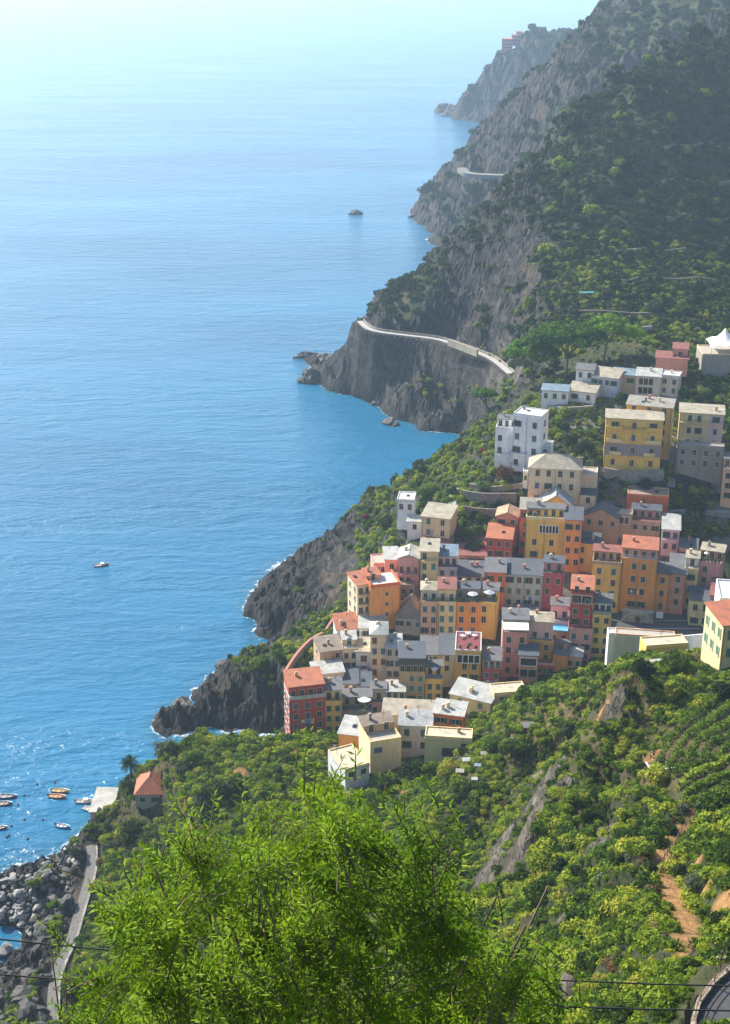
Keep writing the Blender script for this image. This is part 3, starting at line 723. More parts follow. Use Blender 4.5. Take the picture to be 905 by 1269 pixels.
    if by < 700:
        if random.random() < 0.6:
            ax = (random.random()-.5)*w*.6; ay = d*(.6+.3*random.random()); az = H+(rise if roof != 't' else (2.6+d*.08))*.8; mb = MB().tube([(ax, ay, az-0.6), (ax, ay, az+2.2)], 0.045, 4)
            for q in (1.5, 1.8, 2.1): mb.box(ax-0.6, ax+0.6, ay-0.02, ay+0.02, az+q, az+q+0.04)
            mb.build('aerial', M_IRON, rf)
        if roof in 'sfg' and d > 6 and random.random() < 0.5:
            ax = (random.random()-.5)*w*.5; ay = d*(.35+.3*random.random()); az = H+(rise*ay/d if roof == 's' else (rise*min(ay, d-ay)/(d/2) if roof == 'g' else 0.1))
            MB().box(ax-.45, ax+.45, ay-.6, ay+.6, az-.1, az+.22).build('skylight', glassdark(), rf)
    if band:      # (row, colour) storey with its shade put into the wall colour
        z = H-top-band[0]*spm; MB().box(-w/2-0.01, w/2+0.01, -0.015, 0.2, z-spm*0.45, z+spm*0.5).build('shaded_storey_band', plaster(band[1]), root)
    for (r_, fa, fb) in bal:
        z = H-top-r_*spm-hh/2-0.25; x0 = -w/2+w*fa; x1 = -w/2+w*fb
        s = MB().box(x0, x1, -1.1, -0.005, z-0.14, z).build('balcony', plaster(mul(wall, 1.1)), root)
        railing(x1-x0-0.1, 1.0, x0+0.05, -1.05, z, None).build('railing', rail or M_IRON, s)
    if strip: # (row, colour, fa, fb) solid balcony parapet
        for (r_, c, fa, fb) in strip:
            z = H-top-r_*spm-hh/2-0.3; x0 = -w/2+w*fa; x1 = -w/2+w*fb
            MB().box(x0, x1, -1.15, -0.005, z-0.15, z).box(x0, x1, -1.15, -1.0, z, z+0.95).box(x0, x0+0.12, -1.0, -0.005, z, z+0.95).box(x1-0.12, x1, -1.0, -0.005, z, z+0.95).build('balcony', plaster(c), root)
    if log:    # open loggia storey: flat dark panel painted as the shaded opening, with posts, (row, fa, fb, nposts, post colour)
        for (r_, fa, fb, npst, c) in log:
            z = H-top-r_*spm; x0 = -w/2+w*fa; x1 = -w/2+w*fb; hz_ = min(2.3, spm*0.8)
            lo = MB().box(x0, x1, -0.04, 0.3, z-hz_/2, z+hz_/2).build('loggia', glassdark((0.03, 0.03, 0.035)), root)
            b = MB()
            for i in range(npst+1):
                px = x0+(x1-x0)*i/npst; b.box(px-0.12, px+0.12, -0.30, -0.04, z-hz_/2, z+hz_/2)
            b.box(x0-0.12, x1+0.12, -0.34, -0.04, z+hz_/2, z+hz_/2+0.2).box(x0-0.12, x1+0.12, -0.34, -0.04, z-hz_/2-0.15, z-hz_/2)
            b.build('pillar_row', plain(c, 0.8), lo)
    if awn:    # (z offset below top in px, colour, fa, fb, depth)
        for (az, c, fa, fb, ad) in awn:
            z = H-az/ppm; x0 = -w/2+w*fa; x1 = -w/2+w*fb
            b = MB().prism([(x0, -ad, z-0.5), (x1, -ad, z-0.5), (x1, -0.02, z+0.1), (x0, -0.02, z+0.1)], 0.05).box(x0, x1, -ad-0.03, -ad, z-0.8, z-0.5)
            a = b.build('awning', plain(c, 0.8, 0, 0.06), root)
            MB().tube([(x0+0.1, -ad+0.05, z-0.55), (x0+0.1, -0.05, z-1.6)], 0.03, 4).tube([(x1-0.1, -ad+0.05, z-0.55), (x1-0.1, -0.05, z-1.6)], 0.03, 4).build('awning_strut', M_IRON, a)
    if door:
        b = MB().box(-0.5+door, 0.5+door, -0.06, 0.02, 0, 2.1).build('door', plain((0.10, 0.06, 0.035), 0.6), root)
        MB().box(0.35+door, 0.42+door, -0.10, -0.06, 0.95, 1.1).build('handle', M_IRON, b)
    HOUSES.append((root, w, d, H, rz))
    return root
H_ = House
# top of the village
H_('low white cottage with a flat faded blue roof, left of the cream-roofed cottages', 671,704,484,496, 7,-4,'s',white,BLUER,3,1,st='kgk',ch=0)
H_('small white cottage under a bright cream roof, next to the blue-roofed one', 704,737,485,497, 7,-14,'s',white,CREAMR,2,1,ch=0,rise=1.6)
H_('white cottage with tall dark openings under a long cream roof, below the umbrella pines', 733,765,467,481, 8,-16,'s',bluish,CREAMR,4,1,xs=(0.12,0.35,0.6,0.85),wh=2.0,ch=0,rise=1.6)
H_('low grey-roofed hut half hidden in the shade under the umbrella pines', 714,736,458,468, 7,-4,'s',white,GREYR,2,1,ch=0)
H_('brick-sided hut with a pale blue roof behind the long cream-roofed cottage', 757,789,464,476, 7,-10,'s',tan,BLUER,2,1,ch=0)
H_('grey concrete house with stacked dark open floors and a white roof', 787,817,466,489, 9,-2,'s',lgrey,WHITER,1,0,log=[(0,0.12,0.72,3,lgrey),(1,0.12,0.72,3,lgrey)],ch=1,sp=11)
H_('grey house with a white roof terrace, right of the open concrete floors', 817,840,466,490, 7,-8,'f',lgrey,WHITER,2,2,par=white,wh=1.9)
H_('low pinkish red terraced building with stepped red roofs beside the stone fort', 813,852,444,452, 8,0,'s',salmon,REDR,4,1,ch=0)
H_('small upper red block standing on the stepped red roofs', 834,852,432,443, 7,0,'s',salmon,REDR,1,1,ch=0)
H_('yellow back building with a pale roof half behind the wide yellow villa', 773,828,503,560, 9,-6,'s',ochre,PALER,3,4,r0=5,sp=13,side2=1,ch=3)
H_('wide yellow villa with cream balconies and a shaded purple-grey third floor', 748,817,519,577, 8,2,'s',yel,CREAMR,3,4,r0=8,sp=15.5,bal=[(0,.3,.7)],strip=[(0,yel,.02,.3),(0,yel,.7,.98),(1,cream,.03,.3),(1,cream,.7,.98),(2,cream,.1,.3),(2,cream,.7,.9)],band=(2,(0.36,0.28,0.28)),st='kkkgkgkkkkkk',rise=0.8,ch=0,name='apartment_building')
H_('villa with a cream left part and a pink right part above a stone basement', 840,893,512,552, 9,2,'s',cream,CREAMR,3,3,r0=7,sp=15,xs=(.24,.45,.83),split=(.66,lpink),bal=[(0,.02,.98),(2,.02,.98)],st='ggkkkkggk',ch=1,wh=1.9)
H_('stone basement house with outside stairs below the cream and pink villa', 838,894,553,583, 4,2,'f',stone,(0.25,0.23,0.2),4,2,sp=13,ch=0,par=stone)
H_('peach house at the right edge, below the cream and pink villa', 893,925,583,626, 9,2,'t',peach,GREYR,2,3,sp=12,room=dict(rc=GREYR,f=.6))
H_('tall white four-storey house with a flat roof standing over the sea cliff', 634,668,515,577, 9,-18,'f',(0.80,0.80,0.80),WHITER,2,4,r0=11,sp=16,xs=(.16,.78),side2=1,bal=[(2,.0,.55),(3,.0,.3)],par=white,ch=1,wh=1.9,ww=1.3,name='white_villa')
H_('lower white wing with a railed terrace, left side of the tall white house', 613,637,533,567, 8,-8,'t',(0.80,0.80,0.80),WHITER,1,2,r0=10,sp=15,xs=(.25,),bal=[(1,.15,.8)],room=False,par=white,name='white_villa')
H_('small white annex at the foot of the tall white house on its right side', 668,682,553,576, 6,-8,'f',white,WHITER,1,1,ch=0)
H_('large cream palazzo with a hipped roof and four columns of framed windows', 653,717,581,642, 12,0,'h',pale,CREAMR,4,4,r0=6,sp=15.5,wh=1.9,ww=1.15,ch=1,rise=3.2,xs=(.17,.38,.6,.82),name='palazzo')
H_('narrow white lean-to on the left wall of the cream palazzo', 648,654,585,600, 6,0,'f',white,WHITER,1,1,ch=0,name='lean_to')
H_('pale windowless block with a plain roof to the right of the palazzo', 717,738,590,630, 9,0,'f',pale,PALER,1,0,ch=0)
H_('cream annex with a blue-grey roof and two stacked windows right of the palazzo', 717,737,613,648, 8,0,'s',pale,SLATE,1,2,r0=7,sp=17,ch=0)
H_('dark red house with a pale roof behind the white-gabled yellow villa', 643,668,631,684, 9,0,'s',red,PALER,2,4,sp=12)
H_('top storey of yellow villa crowned by a white gable', 667,706,627,666, 9,0,'G',yel,WHITER,3,1,xs=(.13,.5,.85),r0=10,st='gug',ww=1.9,rise=3.6,ch=1,wh=2.0,name='villa')
H_('big yellow house with a white-pillared loggia below the white gable', 650,697,645,697, 8,0,'t',yel,PALER,2,3,r0=27,sp=15,xs=(.24,.68),room=False,log=[(-1.1,.35,.85,6,white)],par=cream,name='palazzo')
H_('orange side house with a slate roof, right of the pillared yellow house', 697,718,644,706, 10,0,'s',orange,SLATE,2,4,sp=14.5,ch=0)
H_('small yellow house with a blue-grey roof, right of the orange slate-roofed house', 717,740,673,706, 8,-4,'s',ochre,SLATE,1,2,sp=14,xs=(.15,),st='g')
H_('long tan building with a red-trimmed arched gable above the dark courtyard', 722,765,641,666, 9,-6,'G',tan,GREYR,3,1,st='k',rise=2.8,ch=0)
H_('flat orange building with cream parapet corners above the dark gardens', 777,827,614,634, 8,2,'f',deep,(0.25,0.18,0.15),3,1,st='.b.',xs=(.1,.38,.8),par=peach,ch=0)
H_('little tan gatehouse with white posts and a dark arch, below the flat orange building', 763,782,638,662, 5,0,'f',tan,PALER,1,1,log=[(0,.2,.8,2,white)],ch=0)
H_('low dark-roofed house with red clutter on its terrace, right of the gatehouse', 781,817,647,664, 9,0,'t',tan,(0.2,0.07,0.06),3,1,room=dict(rc=SLATE,f=.5,c=salmon))
H_('slim violet-white tower house with a white roof and little balcony', 819,840,656,686, 12,2,'s',(0.66,0.55,0.62),WHITER,2,2,r0=7,sp=14,bal=[(0,.05,.95)],ch=0)
H_('orange house with a red tiled roof above a white-railed veranda', 766,809,694,756, 10,0,'t',orange,(0.5,0.5,0.5),2,4,r0=8,sp=15.5,xs=(.37,.64),room=dict(rc=TERRA,f=.8,h=2.9,n=4,st='k',c=salmon),rail=M_WOODW,st='kkkkokoo',wh=1.8,name='palazzo')
H_('orange extension with one column of windows, right of the veranda house', 809,827,711,757, 8,0,'s',orange,GREYR,1,3,r0=8,sp=16,ch=0,st='kkg')
H_('red-banded house with white string courses and a very long grey roof', 827,846,711,759, 14,2,'s',salmon,GREYR,1,3,r0=7,sp=14,str_=1,ch=0)
H_('bright ochre-yellow house with a red-brown roof terrace, left of the veranda house', 731,766,700,754, 9,0,'t',yel,MAROON,2,4,r0=8,sp=13.5,room=dict(rc=REDR,f=.5,c=ochre),par=tan)
H_('narrow cream house with a white open loggia on top, beside the red-banded house', 845,861,706,752, 8,0,'t',cream,PALER,1,3,sp=15,room=dict(rc=CREAMR,f=.6,c=white))
H_('low reddish house with a grey roof wedged behind the white open loggia', 841,862,680,700, 8,0,'s',salmon,GREYR,2,1,ch=1)
H_('tall pink house with a planted roof terrace', 861,889,698,747, 9,-6,'t',pink,(0.3,0.25,0.2),2,3,r0=8,sp=13,xs=(.32,.75),st='g.gkg.',room=dict(rc=CREAMR,f=.55,c=salmon))
H_('low cream house with a slate roof at the end of the piazza', 853,877,744,784, 9,6,'s',cream,SLATE,2,2,r0=9,sp=16,ch=0,bal=[(0,.4,1)])
H_('house under a long salmon-red roof at the right edge behind the cream crest house', 877,925,740,782, 10,0,'s',salmon,REDR,4,2,Y=352,sp=13,ch=2)
# right, on the near crest
H_('upper white-cream block with a blank ochre panel, behind the corner cream house', 886,950,745,815, 9,8,'f',white,WHITER,4,4,Y=243,sp=20,r0=14,ww=1.1,wh=1.7,st='vk')
H_('corner cream house with green shutters and a small orange roof on the near crest', 894,950,772,818, 8,28,'s',cream,TERRA,3,2,Y=228,sp=22,r0=13,side=3,st='v',wh=1.8,ch=0)
H_('flat bright yellow building with a cream roof above the bushes of the crest', 800,850,800,824, 4.5,22,'f',yel,CREAMR,2,0,Y=290,ch=0,par=cream)
H_('long grey-green flat building along the piazza edge with a pink coping', 762,834,789,812, 3.5,4,'f',(0.45,0.46,0.36),PALER,3,0,Y=316,ch=0,par=peach)
H_('tall white retaining block at the left end of the piazza edge', 752,763,786,824, 3,10,'f',white,WHITER,1,0,Y=318,ch=0)
# middle rows
H_('red tower house with orange roof slats and a pink base', 703,730,736,815, 9,0,'t',red,(0.3,0.28,0.27),2,3,r0=9,sp=12.5,room=dict(rc=TERRA,f=.95,h=1.2,n=2,c=red),log=[(-.2,.05,.95,2,M_SUR and (0.6,0.5,0.42))],name='tower_house')
H_('pink lower house with a grey terrace at the front of the red tower', 702,732,780,818, 6,0,'t',pink,GREYR,2,3,r0=9,sp=12,room=False)
H_('slim yellow tower house with grey terrace and white pillared top floor', 731,754,762,817, 8,0,'t',yel,SLATE,2,4,r0=7,sp=12.5,room=dict(rc=GREYR,f=.7,h=2.8,c=white,n=3),par=grey,name='tower_house')
H_('crimson house with a slate roof over a cluttered terrace, beside the mint-green one', 671,696,712,752, 8,-2,'t',crim,SLATE,2,3,r0=8,sp=13,st='kkk..k',room=dict(rc=SLATE,f=.6,c=pink))
H_('mint-green house with a wide slate roof and four columns of windows', 625,671,712,750, 11,0,'s',mint,SLATE,4,3,r0=7,sp=14,st='kkkkvvvvkkkk',ch=1,cor=True)
H_('dark orange house with a half-lit grey roof, left of the mint-green one', 600,625,709,752, 10,0,'s',deep,GREYR,2,2,sp=13,ch=1)
H_('grey house with a deep slate roof and short pale front, above the white awning', 564,598,714,738, 11,0,'s',lgrey,SLATE,3,1,r0=4,sp=11,ch=2)
H_('house with a flat red-brown terrace roof behind the deep slate roof', 566,602,688,706, 10,0,'s',salmon,REDR,3,1,ch=0,rise=0.6)
H_('dark red house with a bright orange tiled roof beside the shaded garden', 602,633,667,702, 11,-4,'s',red,TERRA,3,3,r0=7,sp=12,ch=0)
H_('pinkish house with a sloping arched top behind the orange-roofed red house', 614,641,640,672, 8,-4,'G',salmon,tan,2,2,ch=0)
H_('cream house with a pale roof standing alone above the sea-side gardens', 522,557,641,672, 11,-14,'s',khaki,CREAMR,2,2,r0=6,sp=13,st='gkkk',ww=1.2,ch=0)
H_('low annex with a red roof at the foot of the lone cream house', 524,560,672,682, 5,-4,'s',peach,REDR,2,1,ch=0,rise=0.6)
H_('narrow white house alone among the trees by the sea cliff', 492,513,620,642, 8,-6,'f',white,WHITER,2,2,r0=8,sp=12,st='kb',ch=0)
H_('tiny white hut with a greenish white roof in the sea-side gardens', 505,523,646,658, 5,-4,'s',white,WHITER,1,1,ch=0,name='hut')
H_('narrow cream house with green shutters and a pale roof, left of the lilac one', 520,542,683,742, 9,-2,'s',cream,CREAMR,2,4,r0=6,sp=13,st='g.gtg.',bal=[(0,.05,.95)],ch=0)
H_('lilac-pink house with blue-grey roofs and a dark loggia', 541,566,704,742, 10,0,'t',(0.55,0.42,0.44),SLATE,2,3,r0=6,sp=12,room=dict(rc=BLUER,f=.75,h=3.0,c=lpink,n=3))
H_('pink gabled house with a carved balcony facing the sea', 493,519,692,742, 9,-4,'G',pink,WHITER,3,2,r0=14,sp=13,bal=[(0,.1,.95)],st='bbbkk.',ch=1)
H_('pink house with a white roof on the left of the gabled pink one', 477,494,693,724, 9,4,'s',pink,WHITER,1,2,sp=14,ch=0)
H_('small bright pink house lowest on the sea edge of the pink trio', 463,478,699,720, 8,8,'f',pink,PALER,2,2,sp=11,ch=0)
H_('white house front with two windows below the pink gabled house', 487,515,711,730, 6,-2,'t',white,CREAMR,2,1,room=False,ww=1.3)
H_('brown-rendered house with a narrow lit doorway beside the orange corner house', 496,514,726,752, 6,-2,'f',(0.35,0.25,0.2),BROWNR,2,2,ch=0)
H_('tall orange corner house with white terrace and a sunlit cream side wall', 459,496,727,778, 11,16,'t',orange,WHITER,1,4,xs=(.55,),r0=9,sp=12.5,wh=1.1,ww=.8,room=dict(rc=TERRA,f=.45,w=.5,h=1.6,n=1,c=peach),par=deep,side=3,name='corner_house')
H_('sunlit cream side house with small balconies, on the left of the orange corner house', 443,460,724,776, 9,22,'s',pale,TERRA,2,4,sp=12,side=2,bal=[(0,.1,.9),(1,.1,.9),(2,.1,.9)],ch=0)
H_('long brown-hipped building like a chapel below the orange corner house', 490,523,766,784, 13,-8,'h',(0.40,0.35,0.3),BROWNR,3,1,ch=0,rise=4.6,st='k',name='chapel')
H_('tan house with a cream hipped top, left end of the teal-shuttered row', 521,542,747,788, 9,0,'t',peach,(0.3,0.28,0.25),2,3,r0=8,sp=13,str_=1,room=dict(rc=CREAMR,f=.75,h=3.2,k='h',c=lgrey,n=2))
H_('cream house with teal shutters under a small red roof', 542,564,747,788, 9,0,'t',cream,(0.3,0.25,0.2),2,3,r0=7,sp=13,st='t',room=dict(rc=REDR,f=.8,h=3.6,c=cream,n=2,st='t'))
H_('orange house with a long plant-filled terrace under a white awning', 564,593,748,790, 9,0,'t',orange,(0.22,0.2,0.2),2,3,r0=7,sp=13,room=dict(rc=SLATE,f=.5,h=3.0,c=grey,n=3),st='k')
H_('deep yellow house with round terrace parasols, right end of the row', 593,614,748,790, 9,-6,'t',yel,(0.22,0.2,0.2),1,2,xs=(.28,),r0=7,sp=13,room=False)
H_('yellow upper block with a grey roof between the awning and the dark orange house', 598,617,726,752, 7,-2,'s',yel,GREYR,1,1,ch=1)
# lower rows
H_('house with a flat maroon roof terrace set with white chairs, above a dark loggia', 563,595,807,852, 13,0,'f',ochre,MAROON,3,2,r0=19,sp=13,xs=(.38,.75),log=[(-.75,.08,.95,4,white)],par=white,ch=0)
H_('narrow house with a long plain slate roof left of the maroon terrace', 544,563,811,846, 12,0,'s',lgrey,SLATE,1,2,r0=5,sp=12,ch=0)
H_('white house with a grey roof and inset red terrace, third from the maroon terrace', 521,545,811,842, 11,0,'s',white,GREYR,2,2,r0=6,sp=14,ch=0)
H_('little yellow house with green windows under a washing terrace', 527,548,843,874, 7,0,'t',yel,(0.3,0.3,0.32),2,2,r0=8,sp=12,st='g',room=False)
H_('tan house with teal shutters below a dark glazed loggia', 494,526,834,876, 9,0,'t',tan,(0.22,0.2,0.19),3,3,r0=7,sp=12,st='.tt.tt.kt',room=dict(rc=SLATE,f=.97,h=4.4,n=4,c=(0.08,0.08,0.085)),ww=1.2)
H_('crimson house with white-framed windows, below the large grey roof', 597,620,830,856, 8,0,'t',crim,(0.2,0.2,0.22),2,2,r0=7,sp=12,room=dict(rc=GREYR,f=.9,h=2.6,c=lpink,n=3),rail=M_WOODW)
H_('grey-shaded tall house with a white roof triangle, behind the alley', 478,497,802,848, 8,0,'s',lgrey,WHITER,2,3,r0=7,sp=13,ch=1)
H_('white house with hipped white roof and one brown shutter on top floor', 459,480,786,842, 9,0,'h',pale,WHITER,2,4,r0=8,sp=13,st='b.kkbb',ch=1)
H_('slim white house with two stacked brown shutters', 441,461,807,838, 8,0,'s',white,CREAMR,1,2,r0=9,sp=13,st='b',ww=1.6,wh=2.2,ch=0)
H_('patched cream house with crumbling white terrace behind the brown-shuttered one', 425,443,805,836, 8,4,'t',pale,WHITER,2,2,sp=12,room=dict(rc=WHITER,f=.6,h=1.8,c=pale))
H_('low bluish house with a bright terracotta roof by the wall path', 418,451,779,796, 8,10,'s',bluish,TERRA,2,1,ch=1,rise=1.8)
H_('house with white sheet roof, between the terracotta roof and the orange corner house', 446,478,778,800, 8,2,'s',white,WHITER,2,1,ch=0)
H_('olive-tan house with a brown roof and a sunlit end wall above the cliff', 397,426,806,838, 9,14,'s',tan,BROWNR,2,1,st='.k',ch=1,side=1)
H_('pale house with a bright white roof under the olive-tan one', 390,427,834,862, 7,10,'s',lgrey,WHITER,3,1,st='k..',ch=0)
H_('red corner house with terracotta roof and balconies on the cliff edge', 360,404,866,918, 10,10,'t',red,(0.3,0.25,0.2),3,4,r0=8,sp=12.5,st='uukkuk',side=3,room=dict(rc=TERRA,f=.85,h=3.3,c=red,n=4),par=(0.45,0.52,0.50),name='corner_house')
H_('narrow yellow house with dark shutters next to the red corner house', 403,424,870,914, 8,0,'t',yel,(0.2,0.2,0.22),2,3,r0=8,sp=12.5,st='g',room=dict(rc=GREYR,f=.8,h=2.8,c=cream,n=2))
H_('white-fronted house with a deep slate roof above the dark terrace', 425,444,847,870, 9,0,'s',white,SLATE,2,1,r0=6,sp=12,ch=0)
H_('dark slate-roofed house in the shade right of the white-fronted house', 444,460,850,872, 9,0,'s',grey,SLATE,1,1,ch=0)
H_('grey-brown house with a wide dark terrace and white parasol', 424,461,882,908, 8,0,'t',(0.33,0.28,0.25),(0.10,0.11,0.13),3,2,r0=8,sp=13,st='.gk',room=False)
H_('grey house with a single door above a low slate roof and pink ground floor', 460,479,872,892, 6,0,'t',pink,SLATE,2,1,r0=7,room=dict(rc=GREYR,f=.6,h=3.4,c=lgrey,n=1))
H_('pink house behind the white-framed roof pavilion', 478,502,872,894, 8,0,'t',crim,(0.3,0.3,0.32),2,1,r0=8,room=dict(rc=WHITER,f=.7,h=2.6,c=lgrey,n=3),rail=M_WOODW)
# right of the lower rows
H_('pink house with white awnings over a brown terrace', 621,653,785,835, 9,3,'t',pink,BROWNR,2,4,r0=8,sp=12.5,room=dict(rc=GREYR,f=.7,h=3.2,c=lgrey,n=2),awn=[(-13,white,.0,.97,3.2)])
H_('yellow house with a cream hipped roof and white rails over a dark terrace', 653,683,795,830, 9,0,'t',ochre,(0.09,0.10,0.12),2,2,r0=7,sp=12,st='g',room=dict(rc=CREAMR,f=.8,h=5.4,k='h',c=lpink,n=2),rail=M_WOODW)
H_('violet-grey flat house with a bright blue awning', 680,703,771,802, 8,0,'t',(0.42,0.38,0.42),GREYR,2,2,sp=12,room=dict(rc=GREYR,f=.6,h=4,c=lpink,n=2),awn=[(3,(0.10,0.42,0.72),.02,.99,2.6)])
H_('orange house with a long grey roof and a small white roof hatch', 684,702,811,838, 9,-4,'s',orange,GREYR,1,0,ch=1)
H_('little pink box house with two dark windows beside the orange one', 701,720,813,836, 6,-2,'s',pink,WHITER,2,1,r0=9,ch=0,rise=0.4,ww=1.2)
H_('small orange-red house with a red roof terrace above the bushes', 665,685,824,840, 8,0,'f',deep,REDR,3,1,r0=7,st='kgk',par=white,ch=0)
H_('dark open-framed house with stacked loggias and an orange base', 642,665,812,852, 7,0,'s',salmon,SLATE,1,0,r0=8,sp=14,log=[(0,.06,.94,1,white),(1,.06,.94,2,grey)],ch=0)
H_('house with a slate roof half hidden behind the pink awning house', 636,660,764,790, 8,0,'s',grey,SLATE,2,1,ch=1)
# near group below the village
H_('long cream house with a broad white sheet roof, widest of the near group', 474,562,887,925, 6,-3,'s',cream,CREAMR,4,1,Y=292,sp=16,ch=2,rise=1.0)
H_('grey-white house with four dark windows in the near group', 494,534,899,937, 5.5,-3,'s',lgrey,(0.36,0.37,0.39),2,2,r0=9,sp=15,Y=276,ch=1,rise=0.8,ww=1.1,st='kkkg')
H_('orange-red house with a white roof and two square windows in the near group', 536,573,885,930, 5,-10,'s',deep,WHITER,2,1,r0=8.5,Y=279,ch=2,rise=0.9,ww=1.5,wh=1.9)
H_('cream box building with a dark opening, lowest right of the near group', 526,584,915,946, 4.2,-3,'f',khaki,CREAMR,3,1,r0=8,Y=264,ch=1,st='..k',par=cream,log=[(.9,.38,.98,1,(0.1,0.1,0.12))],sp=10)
H_('cream gabled house with a broad white roof slope, behind the near group', 557,607,865,890, 6,-22,'s',cream,WHITER,2,1,Y=303,st='v',ch=2,rise=1.6)
H_('small cream building with a cluttered white roof at the edge of the bushes', 612,652,859,880, 5,16,'f',cream,CREAMR,2,1,Y=303,ch=0,st='k')
H_('beige house with a slatted pergola deck and a tall sunlit left wall', 459,497,921,960, 9,18,'t',pale,PALER,2,1,Y=270,r0=7,ww=2.0,room=dict(rc=BROWNR,f=.4,h=2.0,c=tan,n=2),par=cream,st='u.')
H_('cream flat roof house lowest of the near group with a white side wall', 428,458,951,985, 9,26,'f',white,CREAMR,2,1,Y=262,par=cream,ch=0)
H_('little house with an orange wall and grey-white roof left of the pergola house', 420,448,910,930, 7,-14,'s',orange,WHITER,1,0,Y=280,ch=0)
# below, by the boats
H_('small stone house with a bright orange hipped roof beside the palm', 169,203,984,1001, 8,-8,'h',(0.34,0.31,0.27),TERRA,2,1,Y='hit',rise=3.0,ch=0,name='cottage')
H_('boat shed with a flat pale board roof at the water edge', 113,144,1006,1020, 9,-16,'s',peach,(0.55,0.52,0.47),2,1,Y=288,ch=0,name='boat_shed',cat='boat shed')
# far headland village
for k, (lb, u0, u1, vt, vb, Y) in enumerate([('reddish block of far houses on the distant headland', 622, 635, 48, 62, 1952), ('pale far building with a flat roof, right on the distant headland', 634, 652, 43, 53, 1965), ('small far pink house highest on the distant headland', 640, 648, 39, 45, 1978)]):
    H_(lb, u0,u1,vt,vb, 26,0,'f',[salmon,pink,salmon][k],[salmon,PALER,PALER][k],5,3,Y=Y,sp=4,ch=0,ww=2,wh=2,cor=False)
HID = bpy.data.collections.new('plant_sources')       # not linked to the scene: only sources for the ground cover

def leafmat(name, stops, trans=0.35, scale=0.12, var=0.25):
    m = bpy.data.materials.new(name); m.use_nodes = True; nt = m.node_tree; nt.nodes.clear()
    out = nt.nodes.new('ShaderNodeOutputMaterial'); p = pos(nt)
    oi = nt.nodes.new('ShaderNodeObjectInfo')
    f = math_(nt, 'ADD', math_(nt, 'MULTIPLY', noise(nt, scale, 4, 0.65, p), 0.9), math_(nt, 'MULTIPLY', math_(nt, 'SUBTRACT', oi.outputs['Random'], 0.45), var*1.6))
    f = math_(nt, 'ADD', f, math_(nt, 'MULTIPLY', math_(nt, 'SUBTRACT', noise(nt, scale*14, 3, 0.6, p), 0.5), 0.6))
    c = ramp(nt, f, stops)
    d = nt.nodes.new('ShaderNodeBsdfDiffuse'); t = nt.nodes.new('ShaderNodeBsdfTranslucent'); mx = nt.nodes.new('ShaderNodeMixShader'); mx.inputs[0].default_value = trans
    L(nt, c, d.inputs[0]); L(nt, mixc(nt, 0.3, c, (0.16, 0.26, 0.02)), t.inputs[0]); L(nt, d.outputs[0], mx.inputs[1]); L(nt, t.outputs[0], mx.inputs[2])
    g = nt.nodes.new('ShaderNodeBsdfGlossy'); g.inputs['Roughness'].default_value = 0.6; g.inputs[0].default_value = (0.5, 0.55, 0.4, 1)
    m2 = nt.nodes.new('ShaderNodeMixShader'); m2.inputs[0].default_value = 0.02
    L(nt, mx.outputs[0], m2.inputs[1]); L(nt, g.outputs[0], m2.inputs[2]); L(nt, m2.outputs[0], out.inputs[0])
    return m
M_SCRUB = leafmat('scrub_leaves', [(0.26, (0.012, 0.030, 0.005)), (0.40, (0.055, 0.115, 0.008)), (0.53, (0.18, 0.26, 0.016)), (0.68, (0.34, 0.37, 0.032)), (0.86, (0.34, 0.25, 0.06))])
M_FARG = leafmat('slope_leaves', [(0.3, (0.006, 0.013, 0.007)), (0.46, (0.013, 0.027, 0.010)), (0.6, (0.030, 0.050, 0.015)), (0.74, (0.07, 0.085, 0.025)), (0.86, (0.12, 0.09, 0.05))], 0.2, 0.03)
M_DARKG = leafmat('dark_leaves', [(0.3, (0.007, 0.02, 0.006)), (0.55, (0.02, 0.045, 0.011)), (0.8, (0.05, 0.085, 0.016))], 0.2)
M_PINE = leafmat('pine_needles', [(0.3, (0.03, 0.08, 0.007)), (0.5, (0.075, 0.17, 0.012)), (0.75, (0.17, 0.29, 0.02))], 0.10, 0.3)
M_BRIGHT = leafmat('bright_leaves', [(0.3, (0.05, 0.10, 0.012)), (0.55, (0.13, 0.22, 0.02)), (0.8, (0.24, 0.32, 0.04))], 0.4)
M_GREYG = leafmat('grey_leaves', [(0.3, (0.04, 0.06, 0.035)), (0.55, (0.10, 0.13, 0.08)), (0.8, (0.18, 0.20, 0.13))], 0.3)
M_BROWNG = leafmat('dry_leaves', [(0.3, (0.07, 0.04, 0.02)), (0.55, (0.15, 0.09, 0.045)), (0.8, (0.25, 0.16, 0.08))], 0.3)
M_REDL = leafmat('red_leaves', [(0.3, (0.10, 0.02, 0.02)), (0.6, (0.22, 0.05, 0.05)), (0.8, (0.3, 0.1, 0.08))], 0.3)
M_MAG = leafmat('magenta_flowers', [(0.3, (0.3, 0.01, 0.10)), (0.6, (0.6, 0.02, 0.2)), (0.8, (0.7, 0.1, 0.3))], 0.4)
M_VINE = leafmat('vine_leaves', [(0.3, (0.05, 0.11, 0.010)), (0.55, (0.16, 0.26, 0.018)), (0.8, (0.30, 0.38, 0.03))], 0.35, 0.5)
mb_, ntb, bb = nm('bark'); L(ntb, ramp(ntb, noise(ntb, 6, 4, 0.6, mapping(ntb, tc(ntb), (1, 1, 0.2))), [(0.3, (0.06, 0.04, 0.028)), (0.7, (0.20, 0.15, 0.11))]), bb.inputs['Base Color']); bb.inputs['Roughness'].default_value = 0.9
M_BARK = mb_

